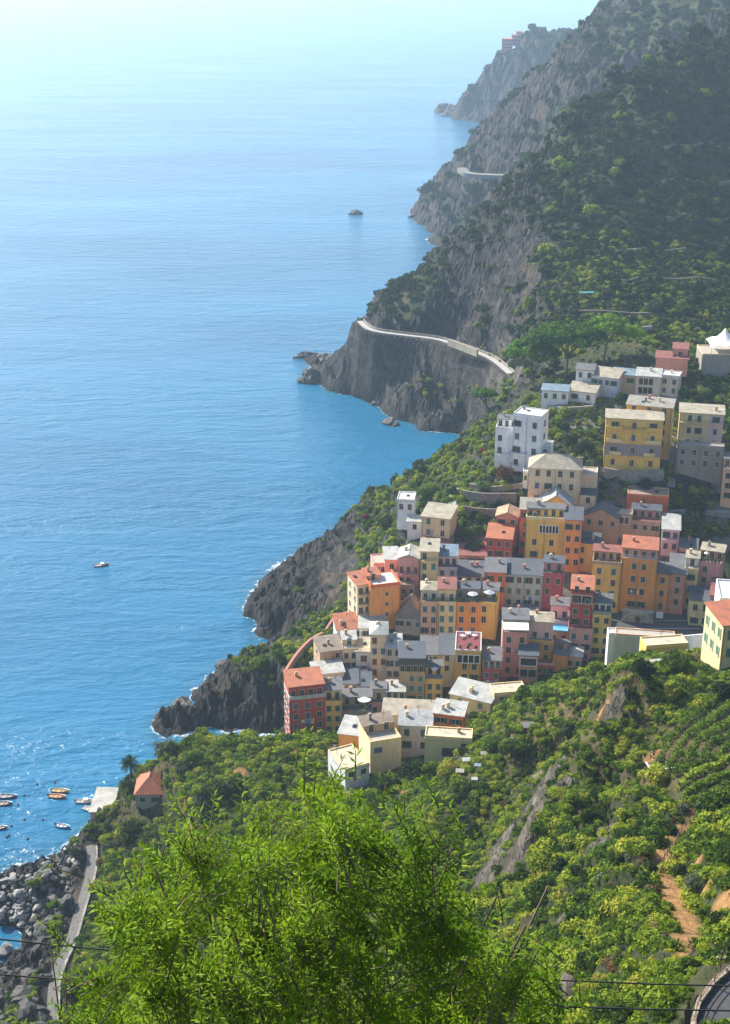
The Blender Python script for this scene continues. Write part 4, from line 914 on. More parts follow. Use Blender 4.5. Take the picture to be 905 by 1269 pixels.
def leafquads(cen, nrm, size, rs, asp=0.55, flop=0.5):
    """random leaf faces around centres; nrm biases orientation"""
    n = len(cen); a = rs.normal(size=(n, 3)); nn = nrm+a*flop; nn /= np.linalg.norm(nn, axis=1)[:, None]
    t = rs.normal(size=(n, 3)); t -= (t*nn).sum(1)[:, None]*nn; t /= np.linalg.norm(t, axis=1)[:, None]
    b = np.cross(nn, t); s = (np.asarray(size)*(0.6+0.8*rs.rand(n)))[:, None]
    p = [cen-t*s, cen-b*s*asp+t*s*0.1, cen+t*s, cen+b*s*asp+t*s*0.1]
    v = np.stack(p, 1).reshape(-1, 3); f = np.arange(n*4).reshape(-1, 4)
    return v, f
def blob(rs, n, lobes=6, flat=0.75, spread=0.6, inner=0.25, lr=(0.35, 0.6)):
    """points and normals through a lumpy crown of about unit radius"""
    L_ = rs.normal(size=(lobes, 3)); L_ /= np.linalg.norm(L_, axis=1)[:, None]; L_ *= (spread*rs.rand(lobes)**0.5)[:, None]; L_[:, 2] = np.abs(L_[:, 2])*flat
    rr = lr[0]+(lr[1]-lr[0])*rs.rand(lobes)
    k = rs.choice(lobes, n, p=rr**2/np.sum(rr**2)); d = rs.normal(size=(n, 3)); d /= np.linalg.norm(d, axis=1)[:, None]; d[:, 2] = np.where(d[:, 2] < -0.3, -d[:, 2], d[:, 2])
    rad = rr[k]*(1-inner*rs.rand(n)**1.5)*(1+0.12*rs.normal(size=n))
    return L_[k]+d*rad[:, None]*np.array([1, 1, 0.85]), d
def bush_obj(name, seed, n, size, mat, **kw):
    rs = np.random.RandomState(seed); c, d = blob(rs, n, **kw); v, f = leafquads(c, d, size, rs)
    o = bpy.data.objects.new(name, np_mesh(name, v, f, mat)); HID.objects.link(o); return o
def scatter_object(name, pts, sc, src, label, rot=None):
    pts = np.asarray(pts, dtype=np.float32)
    me = bpy.data.meshes.new(name); me.vertices.add(len(pts)); me.vertices.foreach_set('co', pts.ravel())
    rs = np.random.RandomState(len(pts))
    for nme, typ, arr in (('sc', 'FLOAT', sc), ('rz', 'FLOAT', rs.rand(len(pts))*6.28), ('ix', 'INT', rs.randint(0, len(src), len(pts)))):
        a = me.attributes.new(nme, typ, 'POINT'); a.data.foreach_set('value', np.asarray(arr, dtype=np.float32 if typ == 'FLOAT' else np.int32))
    o = link(name, me); ng = bpy.data.node_groups.new(name+'_spread', 'GeometryNodeTree')
    ng.interface.new_socket('Geometry', in_out='INPUT', socket_type='NodeSocketGeometry'); ng.interface.new_socket('Geometry', in_out='OUTPUT', socket_type='NodeSocketGeometry')
    gi = ng.nodes.new('NodeGroupInput'); go = ng.nodes.new('NodeGroupOutput'); ip = ng.nodes.new('GeometryNodeInstanceOnPoints')
    jn = ng.nodes.new('GeometryNodeJoinGeometry')
    for s in src:
        oi = ng.nodes.new('GeometryNodeObjectInfo'); oi.inputs['Object'].default_value = s; oi.inputs['As Instance'].default_value = True; ng.links.new(oi.outputs['Geometry'], jn.inputs[0])
    def na(nme, t):
        q = ng.nodes.new('GeometryNodeInputNamedAttribute'); q.data_type = t; q.inputs['Name'].default_value = nme; return q.outputs[0]
    cx = ng.nodes.new('ShaderNodeCombineXYZ'); ng.links.new(na('rz', 'FLOAT'), cx.inputs[2])
    e2r = ng.nodes.new('FunctionNodeEulerToRotation'); ng.links.new(cx.outputs[0], e2r.inputs[0])
    ng.links.new(gi.outputs[0], ip.inputs['Points']); ng.links.new(jn.outputs[0], ip.inputs['Instance']); ip.inputs['Pick Instance'].default_value = True
    ng.links.new(na('ix', 'INT'), ip.inputs['Instance Index']); ng.links.new(e2r.outputs[0], ip.inputs['Rotation']); ng.links.new(na('sc', 'FLOAT'), ip.inputs['Scale'])
    ng.links.new(ip.outputs[0], go.inputs[0])
    md = o.modifiers.new('spread', 'NODES'); md.node_group = ng
    tag(o, label, kind='stuff'); return o
def infoot(x, y, m=0.5):
    r = np.zeros(len(x), bool)
    for root, w, d, H, rz in HOUSES:
        dx = x-root.location.x; dy = y-root.location.y; c, s = math.cos(rz), math.sin(rz)
        lx = dx*c+dy*s; ly = -dx*s+dy*c
        r |= (np.abs(lx) < w/2+m) & (ly > -2.0-m) & (ly < d+m)
    return r
NEARB = [bush_obj('near_bush', 100+i, 620, 0.115, M_SCRUB, lobes=7) for i in range(4)]
MIDB = [bush_obj('mid_bush', 200+i, 300, 0.17, M_SCRUB, lobes=6) for i in range(4)]
FARB = [bush_obj('far_bush', 300+i, 170, 0.24, M_FARG, lobes=6) for i in range(4)]
BRB = [bush_obj('dry_bush', 400+i, 260, 0.15, [M_BROWNG, M_GREYG][i % 2], lobes=6) for i in range(4)]
def jitter_grid(x0, x1, y0, y1, sp, rs):
    gx, gy = np.meshgrid(np.arange(x0, x1, sp), np.arange(y0, y1, sp)); x = gx.ravel()+rs.rand(gx.size)*sp; y = gy.ravel()+rs.rand(gx.size)*sp
    return x, y
def inview(x, y, z, m=60):
    u, v = project(x, y, z); return (u > -m) & (u < 905+m) & (v > -m) & (v < 1269+m+80)
rs = np.random.RandomState(5)
def ribmask(x, y):
    q = np.zeros(len(x))
    for (a, r) in RIB: q = np.maximum(q, 1-sstep(r*0.6, r*1.5, np.hypot((x-a[0]), (y-a[1])*0.6)))
    return q
def clearings(x, y):
    s = soil_mask(x, y); d2 = dist_poly(x, y, PATH2)[0]; d3 = dist_poly(x, y, WALK)[0]
    return (s > 0.35) | (d2 < 3.2) | (d3 < 3.2)
VINE = np.array([PY(u, v, Y)[:2] for u, v, Y in [(802,946,198),(850,914,209),(905,872,217),(960,862,222),(960,1010,160),(905,975,172),(850,985,172)]])
ROADP = [PY(u, v, Y) for u, v, Y in [(905,1205,88),(885,1222,83.5),(868,1245,79),(862,1269,75),(866,1310,68)]]
# near slope
x, y = jitter_grid(-95, 150, 62, 300, 1.12, rs); z = Hq(x, y)
big = fbm(x*0.045, y*0.045, 61, 4)
ok = inview(x, y, z) & ~clearings(x, y) & ~infoot(x, y) & (z > 7) & (ribmask(x, y) < 0.5+0.3*fbm(x*0.3, y*0.3, 9, 2)) & ~inpoly(x, y, VINE) & (rs.rand(len(x)) < 0.92)
ok &= ~(inpoly(x, y, NG) & (rs.rand(len(x)) < 0.5)) & (dist_poly(x, y, ROADP)[0] > 1.6) & ~inpoly(x, y, np.array(ROADF)) & (y > 66)
def slope_q(x, y): 
    e = 1.5; return np.hypot(Hq(x+e, y)-Hq(x-e, y), Hq(x, y+e)-Hq(x, y-e))/(2*e)
x, y, z, big = x[ok], y[ok], z[ok], big[ok]
sc = (0.62+1.2*rs.rand(len(x))**2.4)*(1+0.7*sstep(0.05, 0.6, big))
dry = fbm(x*0.06+9, y*0.06, 71, 4) > 0.3
m_ = ~dry | (rs.rand(len(x)) < 0.45)
scatter_object('hillside_scrub', np.stack([x, y, z-0.15], 1)[m_], sc[m_], NEARB, 'dense green scrub covering the near slope')
m2 = dry | (rs.rand(len(x)) < 0.07)
scatter_object('dry_scrub', np.stack([x, y, z-0.1], 1)[m2], sc[m2]*0.62, BRB, 'brown and grey dry scrub among the green')
# village gardens and sea edge
x, y = jitter_grid(-60, 170, 285, 620, 1.7, rs); z = Hq(x, y)
gar = fbm(x*0.03, y*0.03, 15, 3)
vil_m = inpoly(x, y, VP); d_r = slope_q(x, y)
u_, v_ = project(x, y, z)
edge = (u_ < 640) & (v_ < 700) & (v_ > 470)
piaz = (u_ > 735) & (u_ < 885) & (v_ > 745) & (v_ < 800) & (y > 300)
ok = inview(x, y, z) & ~infoot(x, y, 0.4) & (z > 9) & ~piaz & ~clearings(x, y)
ok &= np.where(vil_m, (v_ < 665) & (gar > -0.35), (z > 10+5*gar) & ((d_r < 1.05) | (edge & (z > 16))))
ok &= rs.rand(len(x)) < 0.85
ok &= ~(inpoly(u_, v_, [(290,790),(300,720),(370,670),(440,640),(446,700),(425,745),(385,765),(352,790)]) & (rs.rand(len(x)) < 0.96))
x, y, z = x[ok], y[ok], z[ok]; sc = (0.7+1.8*rs.rand(len(x))**2.2)*np.where(np.min([np.hypot(x-q[0], y-q[1]) for q in [PY(702,474,480), PY(662,480,486), PY(746,474,482)]], axis=0) < 20, 0.35, 1)
scatter_object('garden_scrub', np.stack([x, y, z-0.2], 1), sc, MIDB, 'green shrubs between the houses and along the cliff edge')
# big slope
def far_ok(x, y, z):
    u, v = project(x, y, z)
    rockzone = inpoly(u, v, [(440,410),(470,385),(520,352),(560,318),(600,288),(645,268),(662,300),(668,345),(650,385),(612,420),(650,470),(560,560),(350,560),(350,400)]) & (y < 720)
    return rockzone
x, y = jitter_grid(-10, 560, 470, 900, 2.8, rs); z = Hq(x, y)
PINEP = [PY(702,474,480), PY(662,480,486), PY(746,474,482)]
pin_ = np.min([np.hypot(x-q[0], (y-q[1])*0.8) for q in PINEP], axis=0)
rz_ = far_ok(x, y, z); sl_ = slope_q(x, y); nn = fbm(x*0.02, y*0.02, 91, 4)
ok = inview(x, y, z) & ~infoot(x, y, 1) & (z > 10) & (~rz_ | ((rs.rand(len(x)) < 0.7) & (sl_ < 0.95) & (z > 36))) & (nn > -0.6) & ~inpoly(x, y, VP) & (dist_poly(x, y, WALK)[0] > 4) & (rs.rand(len(x)) < 0.9)
x, y, z, pin_ = x[ok], y[ok], z[ok], pin_[ok]; sc = (1.2+3.2*rs.rand(len(x))**2.5)*np.where(pin_ < 26, 0.35, 1)
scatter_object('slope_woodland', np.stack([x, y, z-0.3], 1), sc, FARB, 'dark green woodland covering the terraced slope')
x, y = jitter_grid(30, 620, 1040, 2080, 5.8, rs); z = Hq(x, y); sl_ = slope_q(x, y); nn = fbm(x*0.008, y*0.008, 95, 4)
ok = inview(x, y, z) & (z > 14) & (sl_+0.35*nn < 1.3) & (nn > -0.7) & (rs.rand(len(x)) < 0.85)
x, y, z = x[ok], y[ok], z[ok]; sc = 2.2+5*rs.rand(len(x))**2.2
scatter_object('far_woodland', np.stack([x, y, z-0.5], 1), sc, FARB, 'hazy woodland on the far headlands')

# ---------- single trees ----------
def crown_mesh(name, seed, r, h, n, size, mat, lobes=9, flat=0.9, spread=0.62, lr=(0.28, 0.5), inner=0.3):
    rs = np.random.RandomState(seed); c, d = blob(rs, n, lobes=lobes, flat=flat, spread=spread, inner=inner, lr=lr); v, f = leafquads(c, d, size/r, rs, 0.6)
    v = v*np.array([r, r, h]); return np_mesh(name, v, f, mat)
def limbs(h0, r, seed, r0=0.22, n=6, lean=(0, 0)):
    rs = random.Random(seed); b = MB(); lx, ly = lean
    pts = [(lx*t, ly*t, h0*t) for t in (-0.15, 0.0, 0.35, 0.7, 1.0)]
    b.tube(pts, [r0*1.3, r0*1.1, r0*0.9, r0*0.8, r0*0.6], 7)
    for i in range(n):
        a = 2*math.pi*i/n+rs.random(); z0_ = h0*(0.7+0.3*rs.random()); q = r*(0.5+0.3*rs.random())
        b.tube([(lx, ly, z0_), (lx+q*0.5*math.cos(a), ly+q*0.5*math.sin(a), z0_+q*0.45), (lx+q*math.cos(a), ly+q*math.sin(a), z0_+q*0.75)], [r0*0.55, r0*0.35, r0*0.12], 5)
    return b
TCNT = [0]
def tree(label, u, v, r, h, mat, trunk=1.2, Y=None, n=1300, size=0.26, name='tree', cat='tree', **kw):
    TCNT[0] += 1
    if Y is None: bx, by, bz = hit(u, v, 60)
    else: bx, by, _ = PY(u, v, Y); bz = float(Hq(bx, by)[0])
    root = empty(name, (bx, by, bz)); tag(root, label, cat, None)
    limbs(trunk+h*0.3, r, TCNT[0], max(0.1, r*0.07)).build('trunk', M_BARK, root, smooth=True)
    cm = crown_mesh('crown', 500+TCNT[0], r, h, n, size, mat, **kw); o = link('crown', cm, root, (0, 0, trunk+h*0.05))
    return root
# u, v are where the plant stands
T = tree
T('grey-green feathery tree rising behind the palm', 205,962,4.2,5.5,M_GREYG,1.5,Y=290)
T('dark round bush standing alone on the promontory', 278,985,3.4,3.6,M_DARKG,0.2,name='bush',cat='bush',n=1600)
T('yellow-green bush above the orange-roofed stone cottage', 240,945,3.2,3.4,M_BRIGHT,0.5,name='bush',cat='bush')
T('pale olive bush at the top left of the promontory', 225,958,2.6,3,M_GREYG,0.4,name='bush',cat='bush')
T('large green bush hanging below the stone cottage', 165,1035,4.2,4.0,M_DARKG,0.2,name='bush',cat='bush')
T('dark bush beside the boat shed wall', 122,1040,2.6,2.8,M_DARKG,0.2,name='bush',cat='bush')
T('bright bush just right of the stone cottage', 232,985,2.4,2.4,M_BRIGHT,0.2,name='bush',cat='bush')
T('dark bush filling the bend of the sandy path', 866,1108,2.6,3.4,M_GREYG,0.2,name='bush',cat='bush',n=2600,size=0.14)
T('second darker bush left of the one in the path bend', 850,1090,1.9,2.6,M_DARKG,0.2,name='bush',cat='bush',n=2000,size=0.13)
T('tree on the crest in front of the flat yellow building', 838,832,3.2,4.2,M_SCRUB,1.0,n=2000,size=0.2)
T('dark green tree right below the long grey-green building', 800,842,3.0,3.6,M_DARKG,0.8,n=1800,size=0.2)
T('round green tree under the slim yellow tower house', 735,838,3.0,3.6,M_SCRUB,0.8,n=1800,size=0.2)
T('leafy tree under the little pink box house', 705,850,2.8,3.2,M_DARKG,0.6,n=1600,size=0.2)
T('bright green tree at the foot of the small orange-red house', 672,866,2.6,3.2,M_BRIGHT,0.6,n=1600,size=0.2)
T('big tree in front of the grey-white house of the near group', 512,966,4.0,4.6,M_DARKG,1.0,n=2200,size=0.22)
T('tree at the corner below the cream box building', 556,962,3.2,3.6,M_SCRUB,0.8,n=1800,size=0.2)
T('dark tree under the beige pergola house', 478,985,3.0,3.4,M_DARKG,0.8,n=1800,size=0.2)
T('bright bush right of the orange-red house of the near group', 612,925,3.0,3.0,M_BRIGHT,0.3,name='bush',cat='bush',n=1500)
T('broad green tree right of the cream box building', 640,935,3.4,3.8,M_SCRUB,0.7,n=2000,size=0.2)
T('bush at the feet of the red corner house', 440,950,3.0,3.4,M_SCRUB,0.4,name='bush',cat='bush',n=1500)
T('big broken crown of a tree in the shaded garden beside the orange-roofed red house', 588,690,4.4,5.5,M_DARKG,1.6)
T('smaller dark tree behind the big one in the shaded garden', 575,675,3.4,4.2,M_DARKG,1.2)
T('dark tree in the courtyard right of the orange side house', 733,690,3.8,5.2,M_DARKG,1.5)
T('reddish leafed tree left of the large cream palazzo', 625,598,3.6,4.6,M_REDL,1.0)
T('magenta bougainvillea by the terrace of the white house', 598,562,1.6,1.8,M_MAG,0.3,name='flowering_bush',cat='bush',n=700)
T('long clipped hedge-like bush on the garden wall left of the palazzo', 600,602,3.6,2.2,M_BRIGHT,0.1,name='bush',cat='bush')
T('bright tree right of the tall white house, below the cream-roofed cottage', 702,517,3.2,3.6,M_BRIGHT,0.8)
T('dark tree in the hollow right of the tall white house', 708,552,4.4,5,M_DARKG,1.0)
T('second dark tree of the hollow, nearest the yellow villa', 728,560,3.8,4.4,M_DARKG,1.0)
T('pale grey-green bush beside the wide yellow villa', 733,585,3.0,4.0,M_GREYG,0.5,name='bush',cat='bush')
T('tree between the grey concrete house and the long cream-roofed cottage', 768,500,3.2,4.2,M_DARKG,1.0)
T('yellow-green bush on the bank below the stone fort', 872,490,3.2,3.4,M_BRIGHT,0.5,name='bush',cat='bush')
T('green bush left of the yellow-green one below the stone fort', 848,492,3.2,3.0,M_SCRUB,0.5,name='bush',cat='bush')
T('dark tree in the shade above the orange veranda house', 862,640,3.6,4.4,M_DARKG,1.0)
T('small tree below the cream and pink villa', 800,606,3.2,3.4,M_DARKG,0.5)
T('tree left of the lone cream house', 500,690,3.4,4.4,M_BRIGHT,0.8)
T('dark tree between the white house by the sea and the cliff', 478,655,3.6,4.6,M_DARKG,0.8)
T('red-tinged bush at the tip of the sea-side gardens', 452,645,2.2,2.4,M_REDL,0.3,name='bush',cat='bush')
T('bright green tree on the sea-side slope above the white hut', 530,618,3.6,4.2,M_BRIGHT,0.8)
T('rusty brown bush on the slope below the small umbrella pine', 575,560,3.0,3.2,M_BROWNG,0.3,name='bush',cat='bush')
T('pale grey-green tree above the red terraced building on the dark slope', 812,392,5,6.5,M_GREYG,1.5,n=1500,size=0.4)
T('pale yellow-green tree high on the dark slope, right of the grey-green one', 845,392,4.6,6,M_BRIGHT,1.5,n=1500,size=0.4)
T('lone lighter tree halfway up the big slope near its crest', 735,270,5.2,7,M_SCRUB,1.5,n=1500,size=0.45)
T('dark shrub at the left foot of the cliff walk wall', 655,385,5,6,M_SCRUB,1.2,n=1500,size=0.4)
T('grey-brown bush leaning over the upper end of the concrete shore walk', 128,1072,2.0,2.2,M_BROWNG,0.2,name='bush',cat='bush')
T('dark bush hiding the middle of the concrete shore walk', 118,1135,2.4,2.6,M_DARKG,0.2,name='bush',cat='bush')
T('rusty bush above the bend of the shore walk', 118,1105,2.0,2.2,M_BROWNG,0.2,name='bush',cat='bush')
T('low green bush at the lower end of the concrete shore walk', 88,1225,2.2,2.2,M_SCRUB,0.1,name='bush',cat='bush')
# umbrella pines
def umbrella(label, u, v, Y, R_, hgt, th, lean=(0, 0), seed=1, n=5200, ry=0.8):
    bx, by, _ = PY(u, v, Y); bz = float(Hq(bx, by)[0]); root = empty('umbrella_pine', (bx, by, bz)); tag(root, label, 'pine tree')
    limbs(hgt, R_*1.1, seed, 0.42, 8, lean).build('trunk', M_BARK, root, smooth=True)
    rs = np.random.RandomState(seed); K = 34; a = rs.rand(K)*6.28; q = np.sqrt(rs.rand(K))*0.82
    cx, cy = q*np.cos(a)*R_, q*np.sin(a)*R_*ry; czz = (1-q**2)*th*1.1; rr = R_*(0.17+0.12*rs.rand(K))
    k = rs.choice(K, n, p=rr**2/np.sum(rr**2)); d = rs.normal(size=(n, 3)); d /= np.linalg.norm(d, axis=1)[:, None]; d[:, 2] = np.where(d[:, 2] < -0.2, -d[:, 2], d[:, 2])
    c = np.stack([cx[k], cy[k], czz[k]], 1)+d*(rr[k]*(0.75+0.3*rs.rand(n)))[:, None]*np.array([1, 1, 0.5])
    vv_, ff = leafquads(c, d*np.array([.6, .6, 1.2]), 0.5, rs, 0.5)
    link('crown', np_mesh('crown', vv_, ff, M_PINE), root, (lean[0], lean[1], hgt+0.6)); return root
umbrella('largest spreading umbrella pine shading the cottages', 702,474,480, 17.0,9,8.5,(0,0),3,30000)
umbrella('umbrella pine with a lower crown on the left side of the largest one', 660,480,486, 11.0,8,7,(-1,0),4,15000)
umbrella('dark umbrella pine behind the right edge of the largest one', 746,474,481, 13.0,8.5,7,(1,0),5,20000)
umbrella('small flat umbrella pine with a bent trunk on the cliff edge', 604,552,488, 5.2,6.5,2.2,(-1.6,0),6,2600)
# palm
def palm(label, u, v, Y, hgt):
    bx, by, _ = PY(u, v, Y); bz = float(Hq(bx, by)[0]); root = empty('palm_tree', (bx, by, bz)); tag(root, label, 'palm tree')
    MB().tube([(0,0,-0.5),(0.1,0,hgt*0.5),(0.05,0,hgt)], [0.38,0.3,0.33], 9).build('trunk', M_BARK, root, smooth=True)
    b = MB(); rr = random.Random(3)
    for i in range(46):
        a = rr.random()*6.28; el = rr.uniform(-0.5, 1.35); Ln = rr.uniform(2.8, 3.8); pts = []
        for t in np.linspace(0, 1, 8):
            q = Ln*t*math.cos(el)*(1-0.12*t); z = hgt+Ln*t*math.sin(el)-1.5*t*t*(1.0 if el > 0 else 0.4)
            pts.append(Vector((q*math.cos(a), q*math.sin(a), z)))
        for k in range(1, 8):
            d = (pts[k]-pts[k-1]).normalized(); s = d.cross(Vector((0,0,1))).normalized()
            for f_ in (0.0, 0.33, 0.66):
                p = pts[k-1].lerp(pts[k], f_); w_ = 0.75*math.sin(math.pi*min(1, (k-1+f_)/7*0.9+0.12))
                for sg in (-1, 1):
                    q1 = p+s*sg*w_+d*w_*0.5+Vector((0,0,-0.25*w_))
                    b.add([p, p+d*0.09, q1], [(0,1,2)])
    b.build('fronds', M_DARKG, root); return root
palm('palm tree with drooping grey-green fronds behind the stone cottage', 164,985,284, 6.2)
palm('shorter bushy palm in front of the tall one', 160,1000,282, 2.0)
# vine rows
for i in range(8):
    a = PY(806+7*i, 940+7*i, 200-4.2*i); c = PY(905+3*i, 868+17*i, 218-7.0*i)
    n = 1500; rsv = np.random.RandomState(i); t = rsv.rand(n)
    x = a[0]+(c[0]-a[0])*t+rsv.normal(size=n)*0.33; y = a[1]+(c[1]-a[1])*t+rsv.normal(size=n)*0.33; zz = Hq(x, y)+0.2+1.5*rsv.rand(n)
    vv_, ff = leafquads(np.stack([x-a[0], y-a[1], zz], 1), np.tile([0, 0, 0.7], (n, 1)), 0.2, rsv, 0.7, 0.8)
    root = empty('vine_row', (a[0], a[1], 0)); tag(root, 'leafy vine row on the terraced slope, %s from the top' % ['first','second','third','fourth','fifth','sixth','seventh','eighth','ninth','tenth','eleventh'][i], 'vine row', 'vine rows of the vineyard')
    link('foliage', np_mesh('foliage', vv_, ff, M_VINE), root)
    for k in range(6):
        t = k/5; px, py = (c[0]-a[0])*t, (c[1]-a[1])*t; hz0 = float(Hq(px+a[0], py+a[1])[0])
        MB().box(px-0.05, px+0.05, py-0.05, py+0.05, hz0-0.3, hz0+1.7).build('post', M_BARK, root)

# larger crowns standing out of the woodland and the scrub
def crowd(label, group, pts, mats, rr_, hh_, seed, size):
    rs = np.random.RandomState(seed); tm = []
    for k in range(6): tm.append((crown_mesh('crown', 900+seed+k, 1.0, 1.1, 900, size, mats[k % len(mats)], lobes=9), limbs(0.7, 0.8, k, 0.07, 5).mesh('trunk', M_BARK, True)))
    for x, y, z in pts:
        k = rs.randint(6); sc_ = rr_[0]+(rr_[1]-rr_[0])*rs.rand()**1.5; root = empty('tree', (x, y, z-0.2), rs.rand()*6); root.scale = (sc_, sc_, sc_*(0.8+0.4*rs.rand())); tag(root, label, 'tree', group)
        link('crown', tm[k][0], root, (0, 0, 0.45)); link('trunk', tm[k][1], root)
def pick(n, seed, box, test):
    rs = np.random.RandomState(seed); out = []
    while len(out) < n:
        x = rs.uniform(box[0], box[1]); y = rs.uniform(box[2], box[3]); z = float(Hq(x, y)[0]); u, v = project(x, y, z)
        if not (0 < u < 905 and 0 < v < 1269): continue
        if test(u, v, x, y, z) and not infoot(np.array([x]), np.array([y]), 2.5)[0] and not clearings(np.array([x]), np.array([y]))[0] and all(math.hypot(x-a[0], y-a[1]) > 4 for a in out): out.append((x, y, z))
    return out
crowd('rounded tree rising above the woodland of the big dark slope', 'taller trees of the big slope', pick(70, 1, (40, 330, 500, 800), lambda u, v, x, y, z: u > 640 and 60 < v < 395 and not (u < 800 and v > 330)), [M_DARKG, M_FARG, M_SCRUB], (3.0, 5.6), (1, 1), 11, 0.17)
crowd('small tree standing out of the scrub of the near slope', 'small trees of the near slope', pick(60, 2, (-60, 120, 90, 285), lambda u, v, x, y, z: v > 850 and (u > 430 or u < 420) and not inpoly(np.array([x]), np.array([y]), VINE)[0] and z > 14), [M_SCRUB, M_DARKG, M_SCRUB], (1.5, 2.9), (1, 1), 12, 0.12)
crowd('garden tree between the houses of the village', 'garden trees of the village', pick(34, 3, (-30, 150, 330, 520), lambda u, v, x, y, z: 450 < v < 680 and u > 470 and z > 12), [M_DARKG, M_SCRUB, M_BRIGHT], (1.9, 3.3), (1, 1), 13, 0.16)
# ---------- the leafy tree right below the viewpoint ----------
def fore_tree():
    rr = np.random.RandomState(21)
    poly = [(70,1300),(100,1235),(122,1190),(112,1130),(150,1105),(172,1075),(196,1085),(205,1035),(235,1025),(262,1060),(285,1040),(305,1000),(335,985),(352,1040),(380,1010),(402,975),(432,990),(452,1040),(480,1010),(508,1005),(530,1000),(545,1040),(552,1090),(585,1100),(600,1140),(622,1185),(655,1175),(688,1205),(705,1245),(700,1300)]
    P = np.array(poly, float)
    root = empty('leafy_tree', (-0.3, 11.2, float(Hq(-0.3, 11.2)[0]))); rl = root.location
    tag(root, 'bright green narrow-leaved tree filling the foreground below the viewpoint', 'tree')
    V = []; Fc = []; nv = 0; tw = MB()
    def leaf(p, d, n, ln, wd):
        nonlocal nv
        s = np.cross(d, n); s /= np.linalg.norm(s)+1e-9
        m_ = p+d*ln*0.45-n*ln*0.04; tip = p+d*ln-n*ln*0.16
        V.extend([p, m_+s*wd-n*wd*0.3, m_, m_-s*wd-n*wd*0.3, tip]); V_ = nv
        Fc.extend([(V_, V_+1, V_+2), (V_, V_+2, V_+3), (V_+1, V_+4, V_+2), (V_+2, V_+4, V_+3)]); nv += 5
    def shoot(tip, ln, nl, lsz, lean, thick=0.006):
        up = np.array([lean[0], lean[1], 1.0]); up /= np.linalg.norm(up)
        base = tip-up*ln+np.array([rr.normal()*0.08, rr.normal()*0.08, 0])*ln; mid = (tip+base)/2+rr.normal(size=3)*0.05*ln
        pts = [(1-t)**2*base+2*t*(1-t)*mid+t*t*tip for t in np.linspace(0, 1, 6)]
        tw.tube([tuple(q) for q in pts], [thick*(1.6-1.3*t) for t in np.linspace(0, 1, 6)], 4)
        for k in range(nl):
            t = (k+0.5)/nl; j = min(4, int(t*5)); f = t*5-j; p = pts[j]*(1-f)+pts[j+1]*f; dd = pts[j+1]-pts[j]; dd /= np.linalg.norm(dd)
            a = k*2.4+rr.rand()*0.8; e1 = np.cross(dd, [0.3, 1, 0.1]); e1 /= np.linalg.norm(e1); e2 = np.cross(dd, e1)
            o_ = e1*math.cos(a)+e2*math.sin(a); d = o_*0.85+dd*(0.45+0.5*t)-np.array([0, 0, 0.28])*rr.rand(); d /= np.linalg.norm(d)
            n = np.cross(d, np.cross(dd, d)); n /= np.linalg.norm(n)+1e-9; n = n+rr.normal(size=3)*0.35; n /= np.linalg.norm(n)
            leaf(p, d, n, lsz*(0.65+0.6*rr.rand())*(1-0.45*max(0, t-0.75)*4*0.6), lsz*0.115*(0.8+0.4*rr.rand()))
    cl = []; tries = 0; umin, vmin = P.min(0); umax, vmax = P.max(0); Pc = P.mean(0)
    while len(cl) < 165 and tries < 9000:
        tries += 1; u, v = umin+(umax-umin)*rr.rand(), vmin+(vmax-vmin)*rr.rand()
        q = Pc+(np.array([u, v])-Pc)*1.10     # keep cluster cores a little inside the outline
        if not inpoly(np.array([q[0]]), np.array([q[1]]), P)[0]: continue
        Yc = rr.uniform(9.7, 13.2)
        if any(abs(u-a)+abs(v-b) < 21 and abs(Yc-c_) < 0.9 for a, b, c_, _ in cl): continue
        cl.append((u, v, Yc, rr.uniform(0.12, 0.34)))
    for (u, v, Yc, rad) in cl:
        c0 = np.array(PY(u, v, Yc)); ax_ = np.array([rr.normal()*0.5, rr.normal()*0.4])
        for k in range(int(8+rad*52)):
            o_ = rr.normal(size=3)*np.array([1, 1, 0.75])*rad*0.62
            shoot(c0+o_+np.array([0, 0, rad*0.3]), 0.22+0.42*rr.rand(), int(13+rr.rand()*12), 0.08+0.045*rr.rand(), (ax_[0]+o_[0]*2.2+rr.normal()*0.25, ax_[1]+o_[1]*1.5), 0.005)
    # long upright leaders above the crown
    for (u, v, ln) in [(385,905,.7),(428,935,.6),(245,1000,.5),(208,1010,.45),(300,965,.5),(270,990,.45),(480,955,.5),(522,960,.5),(548,985,.45),(575,1040,.5),(150,1060,.4),(178,1045,.4),(610,1095,.5),(655,1150,.45),(690,1165,.4),(392,945,.5),(410,955,.5),(374,905,.45),(440,925,.4),(345,905,.4),(502,975,.4),(230,985,.4)]:
        x, y, z = PY(u, v, 11+rr.rand()); shoot(np.array([x, y, z]), ln, int(ln*30), 0.115, (rr.normal()*0.2, 0), 0.006)
    V2 = np.array(V)-np.array(rl); 
    m = leafmat('foreground_leaves', [(0.25, (0.06, 0.14, 0.008)), (0.45, (0.17, 0.30, 0.014)), (0.62, (0.31, 0.43, 0.022)), (0.85, (0.50, 0.56, 0.06))], 0.45, 1.1, 0.0)
    link('leaves', np_mesh('leaves', V2, Fc, m), root)
    tw.v = [tuple(Vector(p)-rl) for p in tw.v]; tw.build('twigs', M_BARK, root)
    b = MB(); base = Vector((0, 0, -0.3))
    rt = random.Random(8)
    b.tube([base, Vector((0.05, 0, 1.0)), Vector((0, 0.1, 2.2))], [0.16, 0.14, 0.12], 8)
